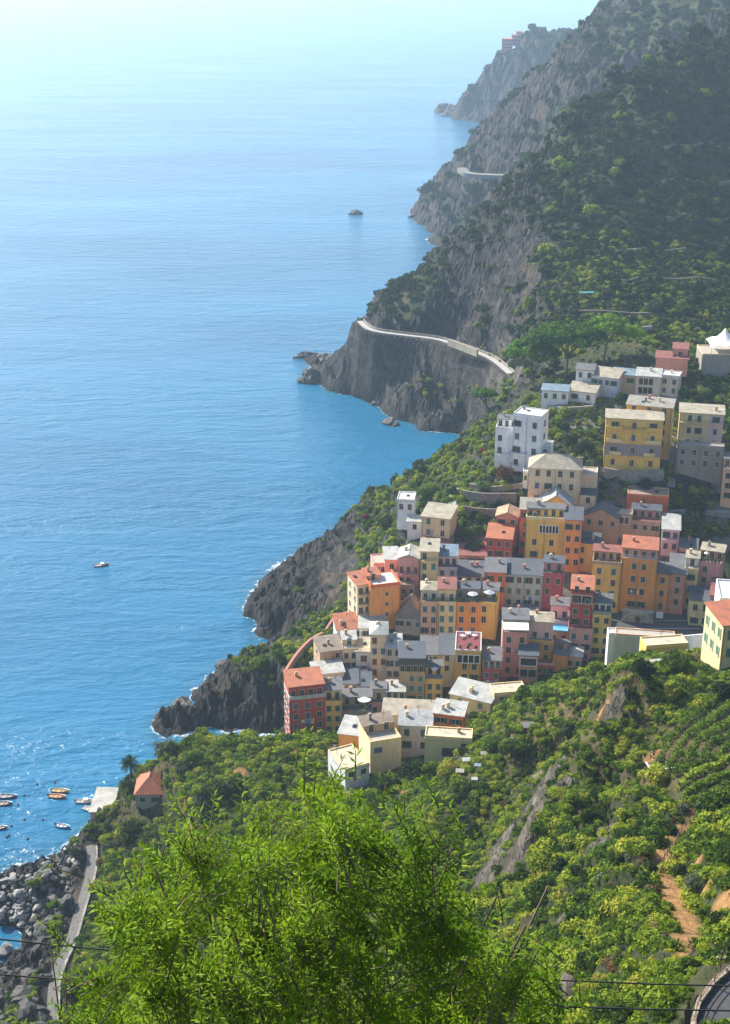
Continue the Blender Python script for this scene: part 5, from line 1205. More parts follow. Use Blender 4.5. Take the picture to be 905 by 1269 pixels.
    for k in range(22):
        u = rt.uniform(140, 680); v = rt.uniform(1060, 1240); Y = rt.uniform(10.2, 12.2); t = Vector(PY(u, v, Y))-rl
        s = Vector((0, 0.1, rt.uniform(0.6, 2.2))); mdp = s.lerp(t, 0.5)+Vector((rt.uniform(-.2,.2), rt.uniform(-.2,.2), -0.35))
        b.tube([s, s.lerp(mdp, .5)+Vector((0,0,-.1)), mdp, mdp.lerp(t, .5)+Vector((0,0,.05)), t], [0.06, 0.045, 0.032, 0.02, 0.009], 6)
    b.build('trunk', M_BARK, root, smooth=True)
    # small sprays on the left
    r2 = empty('leafy_sapling', PY(85, 1330, 10.5)); rl2 = r2.location; r2.location.z = float(Hq(rl2.x, rl2.y)[0])
    tag(r2, 'thin sapling with a few yellow-green leaf sprays at the lower left', 'sapling')
    V.clear(); Fc.clear(); nv = 0; tw.v = []; tw.f = []
    for (u, v, ln, lx) in [(45,1138,.35,-.8),(62,1152,.35,-.9),(85,1172,.3,.9),(78,1160,.3,.4),(60,1140,.3,-.3),(92,1205,.3,.8),(72,1203,.3,-.5),(95,1245,.4,.5),(70,1245,.4,-.4),(85,1255,.4,.2),(20,1262,.3,-.3),(8,1255,.3,.3),(110,1262,.4,.4)]:
        x, y, z = PY(u, v, 10.3+rr.rand()*0.6); shoot(np.array([x, y, z]), ln, int(ln*46), 0.085, (lx, 0), 0.005)
    link('leaves', np_mesh('leaves', np.array(V)-np.array(r2.location), Fc, m), r2)
    tw.v = [tuple(Vector(p)-r2.location) for p in tw.v]; tw.build('twigs', M_BARK, r2)
    q = MB(); L0 = r2.location
    for (u, v) in [(62,1165),(85,1190),(80,1215),(85,1262),(100,1262),(15,1268)]:
        t = Vector(PY(u, v, 10.6))-L0; q.tube([Vector((0,0,-.2)), Vector((0.02*u/90, 0, t.z*0.5)), t], [0.03, 0.02, 0.006], 5)
    q.build('trunk', M_BARK, r2, smooth=True)
fore_tree()
# power cables
def cable(label, pts):
    P = [Vector(PY(*p)) for p in pts]; b = MB(); o = P[0].copy(); out = []
    for i in range(len(P)-1):
        for k in range(12): 
            t = k/12; out.append(P[i].lerp(P[i+1], t)-o-Vector((0, 0, 0.0)))
    out.append(P[-1]-o); n = len(out)
    out = [q-Vector((0, 0, 1.2*math.sin(math.pi*i/(n-1))*0)) for i, q in enumerate(out)]
    c = b.tube(out, 0.013, 6).build('power_cable', plain((0.02, 0.02, 0.022), 0.5), None, o, smooth=True); tag(c, label, 'cable')
def sag(a, c, s):
    return [(a[0]+(c[0]-a[0])*t, a[1]+(c[1]-a[1])*t+s*4*t*(1-t), a[2]+(c[2]-a[2])*t) for t in np.linspace(0, 1, 7)]
cable('upper thin black power cable crossing in front of the shore', sag((-60,1158,17), (980,1224,17), 12))
cable('lower thin black power cable crossing in front of the shore', sag((-60,1203,16), (980,1254,16), 10))
# ---------- walks, piazza, road ----------
M_PAVE = plain((0.34, 0.33, 0.31), 0.85); M_ASPH = plain((0.055, 0.057, 0.062), 0.85); M_STONE = None
def stonewall(c=(0.27, 0.235, 0.19), s=1.6):
    k = ('st', c, s)
    if k in _mc: return _mc[k]
    m, nt, b = nm('stone_wall'); v = N(nt, 'ShaderNodeTexVoronoi'); v.inputs['Scale'].default_value = s; L(nt, mapping(nt, pos(nt), (1, 1, 1.7)), v.inputs['Vector'])
    c1 = ramp(nt, v.outputs['Distance'], [(0.1, mul(c, 1.25)), (0.55, mul(c, 0.7)), (0.75, mul(c, 0.35))])
    c2 = mixc(nt, 0.5, c1, ramp(nt, noise(nt, 0.5, 5, 0.7, pos(nt)), [(0.3, mul(c, 0.5)), (0.7, mul(c, 1.3))]))
    L(nt, c2, b.inputs['Base Color']); b.inputs['Roughness'].default_value = 0.95; bump(nt, b, v.outputs['Distance'], 0.6, 0.15); _mc[k] = m; return m
def resample(P, step=1.5):
    P = [Vector(p) for p in P]; out = []
    for i in range(len(P)-1):
        p0 = P[max(i-1, 0)]; p1 = P[i]; p2 = P[i+1]; p3 = P[min(i+2, len(P)-1)]; n = max(1, int((p2-p1).length/step))
        for k in range(n):
            t = k/n; out.append(0.5*((2*p1)+(-p0+p2)*t+(2*p0-5*p1+4*p2-p3)*t*t+(-p0+3*p1-3*p2+p3)*t**3))
    out.append(P[-1]); return out
def ribbon(P, w, th, off=0.0, lift=0.0):
    P = resample(P); b = MB(); vs = []; fs = []
    for i, p in enumerate(P):
        d = P[min(i+1, len(P)-1)]-P[max(i-1, 0)]; n = Vector((-d.y, d.x, 0)).normalized(); a = p+n*(off-w/2); c = p+n*(off+w/2)
        for q, dz in ((a, lift), (c, lift), (c, lift-th), (a, lift-th)): vs.append((q.x, q.y, q.z+dz))
    for i in range(len(P)-1):
        for k in range(4): fs.append((i*4+k, i*4+(k+1) % 4, i*4+4+(k+1) % 4, i*4+4+k))
    fs += [(3, 2, 1, 0), tuple(len(P)*4-4+k for k in range(4))]
    return b.add(vs, fs)
tag(ribbon(WALK, 2.6, 1.0, 0, 0.15).build('cliff_walk', M_PAVE), 'pale footpath cut along the sea cliff', kind='structure')
o = ribbon(WALK, 0.35, 2.2, 1.9, 1.1).build('parapet_wall', stonewall((0.30, 0.28, 0.24))); tag(o, 'low pale parapet running along the cliff footpath', 'wall')
o = ribbon([PZ(u, v, z) for u, v, z in [(563,432,34),(575,436,34.3),(590,442,34.6),(600,446,35)]], 0.8, 3.2, -3.4, 5.0).build('retaining_wall', stonewall((0.36, 0.31, 0.24))); tag(o, 'tan retaining wall above the middle of the cliff footpath', 'wall')
o = ribbon([PZ(u, v, z) for u, v, z in [(610,448,35),(614,462,30),(606,476,24)]], 1.2, 9, 0, 0).build('buttress', stonewall((0.36, 0.34, 0.31))); tag(o, 'pale concrete buttress holding up the near end of the cliff footpath', 'buttress')
tag(ribbon(PATH2, 2.0, 1.5, 0, 0.1).build('shore_path', plain((0.13,0.125,0.12), 0.9, 0, 0.35)), 'concrete walk curving above the boulder shore', kind='structure')
o = ribbon(PATH2, 0.5, 4.0, 1.35, 0.7).build('sea_wall', stonewall((0.30, 0.29, 0.27), 0.9)); tag(o, 'grey sea wall below the concrete shore walk', 'sea wall')
o = ribbon([PZ(u, v, 17) for u, v in [(352,842),(368,818),(385,800),(402,790)]]+[PZ(u, v, 19) for u, v in [(412,776),(424,768),(443,764)]], 0.5, 6.5, 0, 2.0).build('boundary_wall', stonewall((0.30, 0.24, 0.19)))
tag(o, 'long stone wall with red coping climbing the cliff edge to the terracotta roof', 'wall')
ribbon([PZ(u, v, 17) for u, v in [(352,842),(368,818),(385,800),(402,790)]]+[PZ(u, v, 19) for u, v in [(412,776),(424,768),(443,764)]], 0.7, 0.15, 0, 2.16).build('coping', plain((0.42, 0.17, 0.12), 0.8), o)
far_walk = [PY(u, v, Y) for u, v, Y in [(572,208,1108),(580,214,1096),(600,216,1088),(625,217,1080)]]
tag(ribbon([(p[0], p[1], max(p[2], float(Hq(p[0], p[1])[0])+0.5)) for p in far_walk], 7, 3, 0, 0.3).build('far_walk', plain((0.2, 0.2, 0.19), 0.9)), 'pale path cut round the far cliff', kind='structure')
# lane through the gardens
def drape(pts, w, name, label, mat, lift=0.35, step=1.5):
    P = [hit(u, v, 250, 620) for u, v in pts]; P = resample([(x, y, 0) for x, y, z in P], step)
    for p in P: p.z = float(Hq(p.x, p.y)[0])
    zs = [p.z for p in P]
    for i, p in enumerate(P): p.z = sum(zs[max(0, i-3):i+4])/len(zs[max(0, i-3):i+4])
    b = MB(); vs = []; fs = []
    for i, p in enumerate(P):
        d = P[min(i+1, len(P)-1)]-P[max(i-1, 0)]; n = Vector((-d.y, d.x, 0)).normalized()
        for q, dz in ((p-n*w/2, lift), (p+n*w/2, lift), (p+n*w/2, -1.5), (p-n*w/2, -1.5)): vs.append((q.x, q.y, q.z+dz))
    for i in range(len(P)-1):
        for k in range(4): fs.append((i*4+k, i*4+(k+1) % 4, i*4+4+(k+1) % 4, i*4+4+k))
    o = b.add(vs, fs).build(name, mat); tag(o, label, kind='structure'); return o
drape([(556,648),(562,630),(566,612),(578,600)], 3.6, 'lane', 'pale lane climbing between the gardens', M_PAVE)
drape([(765,640),(820,634),(870,632),(925,634)], 3.0, 'upper_lane', 'grey lane crossing the dark gardens', plain((0.25, 0.25, 0.25), 0.9))
drape([(800,842),(815,832),(835,823),(860,815),(880,812)], 3.2, 'crest_lane', 'grey lane below the corner cream house', plain((0.30, 0.29, 0.28), 0.9))
drape([(832,612),(833,590),(832,560),(830,530)], 2.2, 'stair_lane', 'dark stepped lane between the yellow villa and its neighbour', plain((0.16, 0.16, 0.17), 0.9))
# piazza
zp = z0(772)+0.9
pz = [PZ(u, v, zp) for u, v in [(742,757),(790,752),(860,757),(876,788),(752,790)]]
tag(MB().prism(pz, 3).build('piazza', M_ASPH), 'dark paved piazza in the shade of the tall houses', kind='structure')
for k, (a, b_) in enumerate([((757,769),(862,769)), ((762,779),(868,779))]):
    p, q = PZ(*a, zp), PZ(*b_, zp); bb_ = MB(); bb_.prism([(p[0], p[1]-0.12, zp+0.01), (q[0], q[1]-0.12, zp+0.01), (q[0], q[1]+0.12, zp+0.01), (p[0], p[1]+0.12, zp+0.01)], 0.006)
    tag(bb_.build('paint_line', plain((0.5, 0.5, 0.48), 0.7)), 'thin pale line across the piazza paving', kind='structure')
# monument stairs on the piazza
bx, by, _ = PZ(790, 772, zp); root = empty('double_staircase', (bx, by, zp), -0.2); tag(root, 'stone double staircase with balustrades in front of the veranda house', 'staircase')
b = MB()
for i in range(8): b.box(-4.6+i*0.35, -1.6, 0.2, 1.4, i*0.34, (i+1)*0.34); b.box(1.6, 4.6-i*0.35, 0.2, 1.4, i*0.34, (i+1)*0.34)
b.box(-1.59, 1.59, 0.2, 1.6, 0, 2.72).box(-4.4, 4.4, 1.605, 3.6, 0, 2.7); b.build('steps', stonewall((0.42, 0.39, 0.34)), root)
b = MB()
for sx in (-1, 1):
    for i in range(7): x = sx*(4.5-i*0.45); b.box(x-0.05, x+0.05, 0.08, 0.18, i*0.4, i*0.4+1.0)
    b.tube([(sx*4.5, 0.13, 1.0), (sx*1.7, 0.13, 3.5)], 0.07, 5)
for i in range(8): b.box(-1.6+i*0.45, -1.5+i*0.45, 0.05, 0.15, 2.72, 3.6)
b.box(-1.7, 1.7, 0.02, 0.2, 3.6, 3.72); b.build('balustrade', M_SUR, root)
MB().box(-0.6, 0.6, 0.10, 0.199, 0, 2.0).build('door', plain((0.09, 0.08, 0.08)), root)
p = Vector(PZ(817, 770, zp)); root = empty('notice_board', p, -0.2); tag(root, 'white notice board on posts beside the double staircase', 'sign')
MB().box(-1.0, 1.0, -0.05, 0.05, 1.0, 3.0).build('panel', plain((0.75, 0.75, 0.75)), root)
for s in (-0.9, 0.9): MB().box(s-0.06, s+0.06, 0.06, 0.16, 0, 2.9).build('post', M_IRON, root)
# retaining walls of the gardens
def gwall(label, pts, h, c=(0.27, 0.235, 0.19), w=0.6):
    P = []
    for u, v in pts:
        x, y, z = hit(u, v, 250, 620); P.append((x, y, z))
    b = ribbon(P, w, h+3, 0, h); o = b.build('garden_wall', stonewall(c)); tag(o, label, 'wall', 'garden walls of the village'); return o
gwall('lowest dark terrace wall left of the cream palazzo', [(574,636),(600,640),(645,640)], 2.6, (0.22, 0.2, 0.18))
gwall('middle terrace wall left of the cream palazzo', [(572,618),(600,622),(640,622)], 3.0, (0.2, 0.18, 0.17))
gwall('upper brown terrace wall under the hedge-like bush', [(582,606),(610,610),(648,606)], 2.0, (0.3, 0.24, 0.19))
gwall('grey wall below the wide yellow villa', [(748,592),(780,596),(822,594)], 3.4, (0.34, 0.31, 0.28))
gwall('stone wall below the tall white house', [(682,575),(700,577),(722,576)], 2.6)
gwall('wall behind the umbrella pines on the slope', [(725,412),(755,415),(808,412)], 2.6, (0.36, 0.34, 0.33))
gwall('long low wall along the cottages under the pines', [(672,506),(700,510),(735,508)], 1.6, (0.38, 0.35, 0.32))
def twall(label, pts, h=1.8, c=(0.2, 0.18, 0.15)):
    P = [hit(u, v, 480, 900) for u, v in pts]; P = resample([(x, y, 0) for x, y, z in P], 5)
    for p in P: p.z = float(Hq(p.x, p.y)[0])
    b = MB(); n = len(P)
    for i in range(n-1):
        a, c_ = P[i], P[i+1]; b.add([(a.x, a.y, a.z-2), (c_.x, c_.y, c_.z-2), (c_.x, c_.y+.8, c_.z-2), (a.x, a.y+.8, a.z-2), (a.x, a.y, a.z+h), (c_.x, c_.y, c_.z+h), (c_.x, c_.y+.8, c_.z+h), (a.x, a.y+.8, a.z+h)], [(0,3,2,1),(4,5,6,7),(0,1,5,4),(1,2,6,5),(2,3,7,6),(3,0,4,7)])
    o = b.build('terrace_wall', stonewall(c)); tag(o, label, 'wall', 'dry stone terrace walls of the big slope')
for k, (pts, lb) in enumerate([([(700,388),(770,392),(840,396)],'lowest dry stone terrace wall of the big slope, just above the marquee level'),([(770,352),(830,350),(905,356)],'second lowest terrace wall of the big slope'),([(745,318),(800,312),(850,312)],'terrace wall just below the middle of the big slope'),([(820,276),(860,272),(905,274)],'terrace wall at the middle of the big slope by the right edge'),
        ([(810,232),(855,226),(905,228)],'second highest terrace wall of the big slope'),([(820,190),(860,184),(905,186)],'highest terrace wall of the big slope')]): twall(lb, pts)
x, y, z = hit(727, 369, 480, 800); o = MB().prism([(-3,-0.8,1.2),(3,-0.8,1.2),(3.2,0.9,1.6),(-3,0.9,1.5)], 0.08).box(-2.9,-2.8,-.75,-.65,-1,1.1).box(2.8,2.9,-.75,-.65,-1,1.1).build('tarpaulin', plain((0.04,0.20,0.18)), None, (x, y, z+1.0)); tag(o, 'turquoise tarpaulin stretched over a terrace of the big slope', 'tarpaulin')
P_ = [PY(834,800,318), PY(850,797,316), PY(873,795,312)]
o = ribbon(P_, 0.5, 5, 0, 2.2).build('parapet_wall', plaster((0.7,0.7,0.68))); tag(o, 'white parapet wall between the grey-green building and the corner cream house', 'wall')
# stone fort and marquee
H_('ivy-edged stone fort with a plain cream coping under the white marquee', 869,940,440,474, 12,12,'f',(0.30,0.27,0.24),PALER,2,0,Y=462,ch=0,par=cream,name='stone_fort',cat='fort')
fr, fw, fd, fH, frz = HOUSES[-1]
root = empty('marquee', (fr.location.x+2, fr.location.y+4, fr.location.z+fH+0.4), frz); tag(root, 'white peaked marquee tent on top of the stone fort', 'tent')
b = MB(); n = 24; Lx, Ly = 9.5, 6.0; vs = []
for j in range(n+1):
    for i in range(2*n+1):
        x = -Lx+2*Lx*i/(2*n)*1.0; y = -Ly+2*Ly*j/n; z = 0
        for cx in (-4.2, 5.2):
            d = math.hypot(x-cx, y*0.8); z = max(z, 5.2*math.exp(-d/2.6))
        e = max(abs(x)/Lx, abs(y)/Ly); z += 2.6+0.9*(1-e)-0.5*math.cos(x*1.3)*(e**6)*0.6
        vs.append((x, y, z))
b.add(vs, [(j*(2*n+1)+i, j*(2*n+1)+i+1, (j+1)*(2*n+1)+i+1, (j+1)*(2*n+1)+i) for j in range(n) for i in range(2*n)])
b.build('canopy', plain((0.80, 0.80, 0.80), 0.6, 0, 0.03), root, smooth=True)
for sx in (-Lx+0.1, 0, Lx-0.1):
    for sy in (-Ly+0.1, Ly-0.1): MB().tube([(sx, sy, -0.4), (sx, sy, 2.6)], 0.08, 6).build('pole', M_WOODW, root)
x_, y_, z_ = fr.location
T('light green creeper hanging on the left wall of the stone fort', 866,462,1.6,3.6,M_BRIGHT,0.2,Y=461,name='creeper',cat='creeper',n=700)
# road in the lower right corner
tag(MB().prism(ROADPOLY, 0.5).build('road', M_ASPH), 'grey asphalt road bend at the lower right', kind='structure')
edge = [Vector(p) for p in ROADPOLY[:7]]
root = empty('guard_rail', edge[3]); tag(root, 'rusty guard rail on a stone kerb round the road bend', 'guard rail')
E = [e-edge[3] for e in edge]
ribbon(E, 0.35, 0.9, -0.1, 0.35).build('kerb', stonewall((0.33, 0.28, 0.22), 4), root)
for zz in (0.6, 0.95): MB().tube(resample([e+Vector((0, 0, zz)) for e in E], 0.8), 0.035, 6).build('rail', plain((0.14, 0.09, 0.07), 0.7), root)
for q in resample(E, 1.6): MB().box(q.x-0.04, q.x+0.04, q.y-0.04, q.y+0.04, q.z+0.3, q.z+1.05).build('post', plain((0.14, 0.09, 0.07), 0.7), root)
pp = edge[2]+Vector((-0.7, 0.2, 0)); root = empty('utility_post', pp); tag(root, 'short wooden post with a white insulator beside the road bend', 'post')
MB().tube([(0, 0, -1.5), (0, 0, 1.8)], 0.07, 7).build('pole', M_BARK, root); MB().box(-0.35, 0.35, -0.05, 0.05, 1.0, 1.12).build('crossarm', M_BARK, root)
for s in (-0.3, 0.3): MB().tube([(s, 0, 1.125), (s, 0, 1.3)], 0.05, 6).build('insulator', M_WOODW, root)
# fence and pipe on the near slope
def fence(label, pts, Ys):
    P = [Vector(PY(u, v, Y)) for (u, v), Y in zip(pts, Ys)]; P = resample([(p.x, p.y, 0) for p in P], 1.4); 
    for p in P: p.z = float(Hq(p.x, p.y)[0])
    o0 = P[0].copy(); root = empty('fence', o0); tag(root, label, 'fence')
    for p in P: q = p-o0; MB().box(q.x-0.05, q.x+0.05, q.y-0.05, q.y+0.05, q.z-0.4, q.z+1.1).build('post', M_BARK, root)
    for zz in (0.55, 1.0): MB().tube([p-o0+Vector((0, 0, zz)) for p in P], 0.035, 4).build('rail', M_BARK, root)
fence('rustic wooden fence along the sandy path, upper stretch', [(832,1052),(845,1030),(868,1012),(885,1006)], [154,163,168,170])
fence('short rustic fence on the left side of the sandy path', [(818,1082),(822,1060),(830,1048)], [146,152,156])
P = [Vector(PY(u, v, Y)) for (u, v), Y in zip([(800,955),(806,966),(820,974),(836,980)], [197,193,190,187])]
for p in P: p.z = float(Hq(p.x, p.y)[0])+0.9
tag(MB().tube([p-P[0] for p in P], 0.14, 6).build('water_pipe', plain((0.6, 0.58, 0.54)), None, P[0]), 'pale pipe lying beside the vineyard', 'pipe')
for k, (u, v, w_, c, lb) in enumerate([(578,948,1.8,(0.4,0.42,0.44),'pale corrugated sheet right below the cream box building'),(592,955,1.4,(0.22,0.3,0.36),'bluish corrugated sheet lying in the scrub'),(570,962,1.8,(0.36,0.34,0.3),'bleached board roof of the lowest garden shack'),
      (600,940,1.5,(0.3,0.28,0.25),'grey plank heap on the garden terrace'),(588,972,1.3,(0.45,0.46,0.48),'pale sheet propped at the bottom of the garden terraces'),(655,905,2.6,(0.16,0.16,0.17),'dark long plank stack on the slope behind the near group')]):
    x, y, z = hit(u, v, 150, 400); b = MB(); 
    for i in range(10): b.box(-w_/2+i*w_/10, -w_/2+(i+0.86)*w_/10, -w_*0.35, w_*0.35, 0, 0.08+0.04*(i % 2))
    for sx in (-1, 1): b.box(sx*w_*0.4-0.05, sx*w_*0.4+0.05, -0.05, 0.05, -1.6, 0)
    o = b.build('metal_sheet', plain(c, 0.5), None, (x, y, z+1.3), random.uniform(-0.6, 0.6)); o.rotation_euler.x = 0.15; tag(o, lb, 'sheet')

# ---------- rocks ----------
def rock_mesh(seed, sub=3, rough=0.28, sq=(1, 1, 0.7)):
    bm = bmesh.new(); bmesh.ops.create_icosphere(bm, subdivisions=sub, radius=1); me = bpy.data.meshes.new('rock')
    P = np.array([v.co[:] for v in bm.verts]); s = seed*13.7
    d = 1+rough*(fbm(P[:, 0]*1.3+s, P[:, 1]*1.3+P[:, 2]*1.7, seed, 3)+0.8*(ridged(P[:, 0]*2.1+P[:, 2]+s, P[:, 1]*2.1-P[:, 2]*1.3, seed+5, 3)-0.5))
    for v, k in zip(bm.verts, d): v.co = Vector((v.co.x*k*sq[0], v.co.y*k*sq[1], v.co.z*k*sq[2]))
    bm.to_mesh(me); bm.free(); return me
def rockmat(name, c):
    m, nt, b = nm(name); p = tc(nt); c1 = ramp(nt, noise(nt, 2.5, 6, 0.7, p), [(0.3, mul(c, 0.45)), (0.55, c), (0.75, mul(c, 1.5))])
    g = nt.nodes.new('ShaderNodeSeparateXYZ'); L(nt, pos(nt), g.inputs[0]); mr = N(nt, 'ShaderNodeMapRange'); mr.inputs['From Min'].default_value = 0.3; mr.inputs['From Max'].default_value = 0.9; L(nt, g.outputs[2], mr.inputs['Value'])
    L(nt, mixc(nt, mr.outputs[0], (0.02, 0.018, 0.017), c1), b.inputs['Base Color']); b.inputs['Roughness'].default_value = 0.85; bump(nt, b, noise(nt, 5, 5, 0.7, p), 0.6, 0.2); return m
M_RD = rockmat('dark_rock', (0.075, 0.07, 0.068)); M_RP = rockmat('pale_rock', (0.33, 0.315, 0.30)); M_RG = rockmat('grey_rock', (0.13, 0.125, 0.12))
for k, (u, v, r, sq, lb) in enumerate([(441,265,4.2,(1.3,1,.8),'lone dark rock out in the sea, left of the second headland'),(512,268,3.4,(1.5,1,.6),'low dark rock off the tip of the second headland'),(553,138,13,(1.2,1,.7),'larger dark sea stack off the farthest headland'),(556,143,8,(1.3,1,.5),'small low rock beside the sea stack of the farthest headland'),
        (383,472,5.2,(1.0,1,1.05),'round dark sea rock below the tip of the cliff-walk headland'),(383,442,4.4,(1.6,.8,.6),'low jagged rock at the tip of the cliff-walk headland'),(402,446,4.6,(1.6,1,.7),'second jagged rock joining the tip of the cliff-walk headland'),(281,826,2.6,(1.3,1,.6),'small dark rock in the foam off the dark promontory'),
        (206,886,2.4,(1.5,1,.5),'flat dark rock at the end of the dark promontory'),(225,880,3.0,(1.4,1,.8),'jagged knob near the end of the dark promontory'),(470,500,3.2,(1.2,1,.7),'wet rock at the foot of the ribbed cliff'),(485,524,3.2,(1.4,1,.6),'wave-washed rock at the lowest corner of the ribbed cliff')]):
    m = rock_mesh(k+3, 4, 0.5, sq); m.materials.append(M_RD); o = link('sea_rock', m, None, PZ(u, v, 0.0), k*1.3); o.scale = (r, r, r); tag(o, lb, 'rock')
BM = []
for k in range(6):
    for mt in (M_RP, M_RG, M_RD):
        m = rock_mesh(40+k, 2, 0.75, [(1.3,.8,.6),(1.1,.9,.8),(.9,1.2,.6),(1.4,.7,.7),(1,1,.9),(1.2,1,.5)][k]); m.materials.append(mt); BM.append(m)
rb = random.Random(4); cnt = 0; tries = 0
ZONE = [(-20,1100),(0,1092),(30,1085),(60,1066),(85,1052),(104,1042),(104,1062),(98,1085),(84,1110),(60,1120),(48,1150),(30,1160),(20,1185),(-20,1190)]
while cnt < 280 and tries < 5000:
    tries += 1; u, v = rb.uniform(-20, 106), rb.uniform(1040, 1190)
    if not inpoly(np.array([u]), np.array([v]), ZONE)[0]: continue
    x, y, z = hit(u, v, 100, 400)
    if z < 0.15: continue
    r = 0.28+0.85*rb.random()**2.2; w = rb.random()
    mt = 0 if w < (0.5 if u < 50 and v < 1140 else 0.1) else (1 if w < 0.6 else 2)
    o = link('boulder', BM[3*rb.randrange(6)+mt], None, (x, y, z+r*0.15), rb.random()*6); o.scale = (r, r, r)
    o.rotation_euler.x = rb.uniform(-.5, .5)
    tag(o, ['pale grey boulder in the heap on the rocky shore below the concrete walk', 'mid-grey boulder in the heap on the rocky shore below the concrete walk', 'dark boulder in the heap on the rocky shore below the concrete walk'][mt], 'boulder', ['pale shore boulders', 'grey shore boulders', 'dark shore boulders'][mt]); cnt += 1
Z2 = [(-20,1198),(20,1200),(45,1165),(70,1130),(96,1085),(88,1130),(72,1180),(58,1225),(55,1290),(-20,1290)]; cnt = 0; tries = 0
while cnt < 70 and tries < 4000:
    tries += 1; u, v = rb.uniform(-20, 96), rb.uniform(1085, 1285)
    if not inpoly(np.array([u]), np.array([v]), Z2)[0]: continue
    x, y, z = hit(u, v, 100, 400); r = 0.7+1.3*rb.random()**1.5
    o = link('crag', BM[3*rb.randrange(6)+2], None, (x, y, z-r*0.1), rb.random()*6); o.scale = (r, r, r*1.1); o.rotation_euler.x = rb.uniform(-.5, .5)
    tag(o, 'dark jagged rock among the crags below the concrete walk', 'rock', 'dark crags below the concrete walk'); cnt += 1
for k, (u, v, r, lb) in enumerate([(30,1075,1.1,'small rock just awash in front of the boulder heap'),(28,1078,.8,'smallest rock awash beside another'),(88,1060,1.4,'grey rock in the water at the tip of the boulder shore'),(65,1072,1.5,'flat slab sloping into the water off the boulder shore'),(5,1180,1.6,'pale rock in the little pool at the left edge')]):
    o = link('shore_rock', BM[3*k % 18+(0 if k in (0, 4) else 1)], None, PZ(u, v, 0.1), k); o.scale = (r, r, r); tag(o, lb, 'rock')

# ---------- boats ----------
def boat(label, u, v, Ln, bw, head, hullc, inner, stripe=None, cover=None, motor=True, cat='boat', name='rowing_boat', cabin=False):
    x, y, _ = PZ(u, v, 0); root = empty(name, (x, y, 0), head); tag(root, label, cat)
    ns = 13; rings = []
    for i in range(ns):
        t = i/(ns-1); px = -Ln/2+Ln*t; wd = bw/2*(0.78+0.22*min(1, t*3))*(1-max(0, (t-0.45)/0.55)**2.2); wd = max(wd, 0.02); top = 0.42+0.35*max(0, t-0.4)**1.5*1.6; kz = -0.18+0.35*max(0, (t-0.75)/0.25)**2
        rings.append([(px, -wd, top), (px, -wd*0.86, 0.12), (px, 0, kz), (px, wd*0.86, 0.12), (px, wd, top)])
    b = MB(); vs = [p for r in rings for p in r]; fs = [(i*5+k, i*5+k+1, i*5+5+k+1, i*5+5+k) for i in range(ns-1) for k in range(4)]; fs.append((0, 1, 2, 3, 4)); b.add(vs, fs)
    hull = b.build('hull', plain(hullc, 0.35), root, smooth=False)
    fl = MB(); fl.add([(r[0][0], r[0][1]*0.85, 0.2) for r in rings]+[(r[4][0], r[4][1]*0.85, 0.2) for r in rings], [(i, i+1, ns+i+1, ns+i) for i in range(ns-1)]).build('deck', plain(inner, 0.6), root)
    g = MB(); g.tube([r[0] for r in rings]+[(Ln/2+0.03, 0, rings[-1][0][2])]+[r[4] for r in reversed(rings)], 0.06, 5); g.build('gunwale', plain(stripe or (0.6, 0.6, 0.58), 0.4), root)
    for sx in (-0.28, 0.0, 0.22): MB().box(Ln*sx-0.14, Ln*sx+0.14, -bw*0.40, bw*0.40, 0.3, 0.36).build('seat', plain((0.35, 0.22, 0.12)), root)
    if cover: MB().add([(-Ln*0.3, -bw*0.44, 0.46), (Ln*0.3, -bw*0.42, 0.5), (Ln*0.3, 0, 0.78), (-Ln*0.3, 0, 0.72), (Ln*0.3, bw*0.42, 0.5), (-Ln*0.3, bw*0.44, 0.46)], [(0,1,2,3), (3,2,4,5), (1,4,2), (5,0,3)]).build('cover', plain(cover, 0.6), root)
    if cabin: MB().box(-0.3, 0.9, -bw*0.3, bw*0.3, 0.3, 1.0).build('cabin', plain((0.7, 0.7, 0.7)), root); MB().box(0.901, 0.94, -bw*0.25, bw*0.25, 0.6, 0.95).build('windscreen', glassdark(), root)
    if motor: MB().box(-Ln/2-0.35, -Ln/2-0.05, -0.16, 0.16, 0.35, 0.85).box(-Ln/2-0.28, -Ln/2-0.16, -0.05, 0.05, -0.4, 0.35).build('outboard_motor', plain((0.04, 0.04, 0.045), 0.3), root)
    return root
boat('orange rowing boat moored side by side with a yellow one', 71,988,4.6,1.7,-0.15,(0.62,0.16,0.04),(0.5,0.25,0.08),(0.7,0.5,0.3))
boat('yellow rowing boat moored behind the orange one', 75,981,4.8,1.7,-0.12,(0.65,0.40,0.08),(0.45,0.3,0.12),(0.7,0.6,0.4),motor=False)
boat('white motor boat with a cabin near the boat shed', 105,994,4.6,1.8,0.05,(0.7,0.7,0.68),(0.3,0.3,0.32),cabin=True,name='motor_boat')
boat('pale blue boat pulled in beside the boat shed', 110,1004,3.8,1.5,-0.5,(0.35,0.5,0.65),(0.6,0.6,0.6),motor=False)
boat('bright blue rowing boat alone in front of the boulder shore', 78,1025,4.0,1.5,-0.3,(0.04,0.28,0.55),(0.45,0.6,0.7),(0.5,0.65,0.75))
boat('long dark blue boat at the left edge, upper of two', 8,988,5.6,1.8,0.02,(0.02,0.06,0.16),(0.2,0.25,0.3),(0.5,0.55,0.6))
boat('dark boat with a white rim at the left edge, lower of two', 4,997,4.6,1.7,0.04,(0.02,0.04,0.08),(0.25,0.2,0.15),(0.65,0.65,0.65))
boat('small dark boat cut by the left edge below the other two', 1,1027,3.2,1.4,0.1,(0.02,0.06,0.14),(0.2,0.25,0.3))
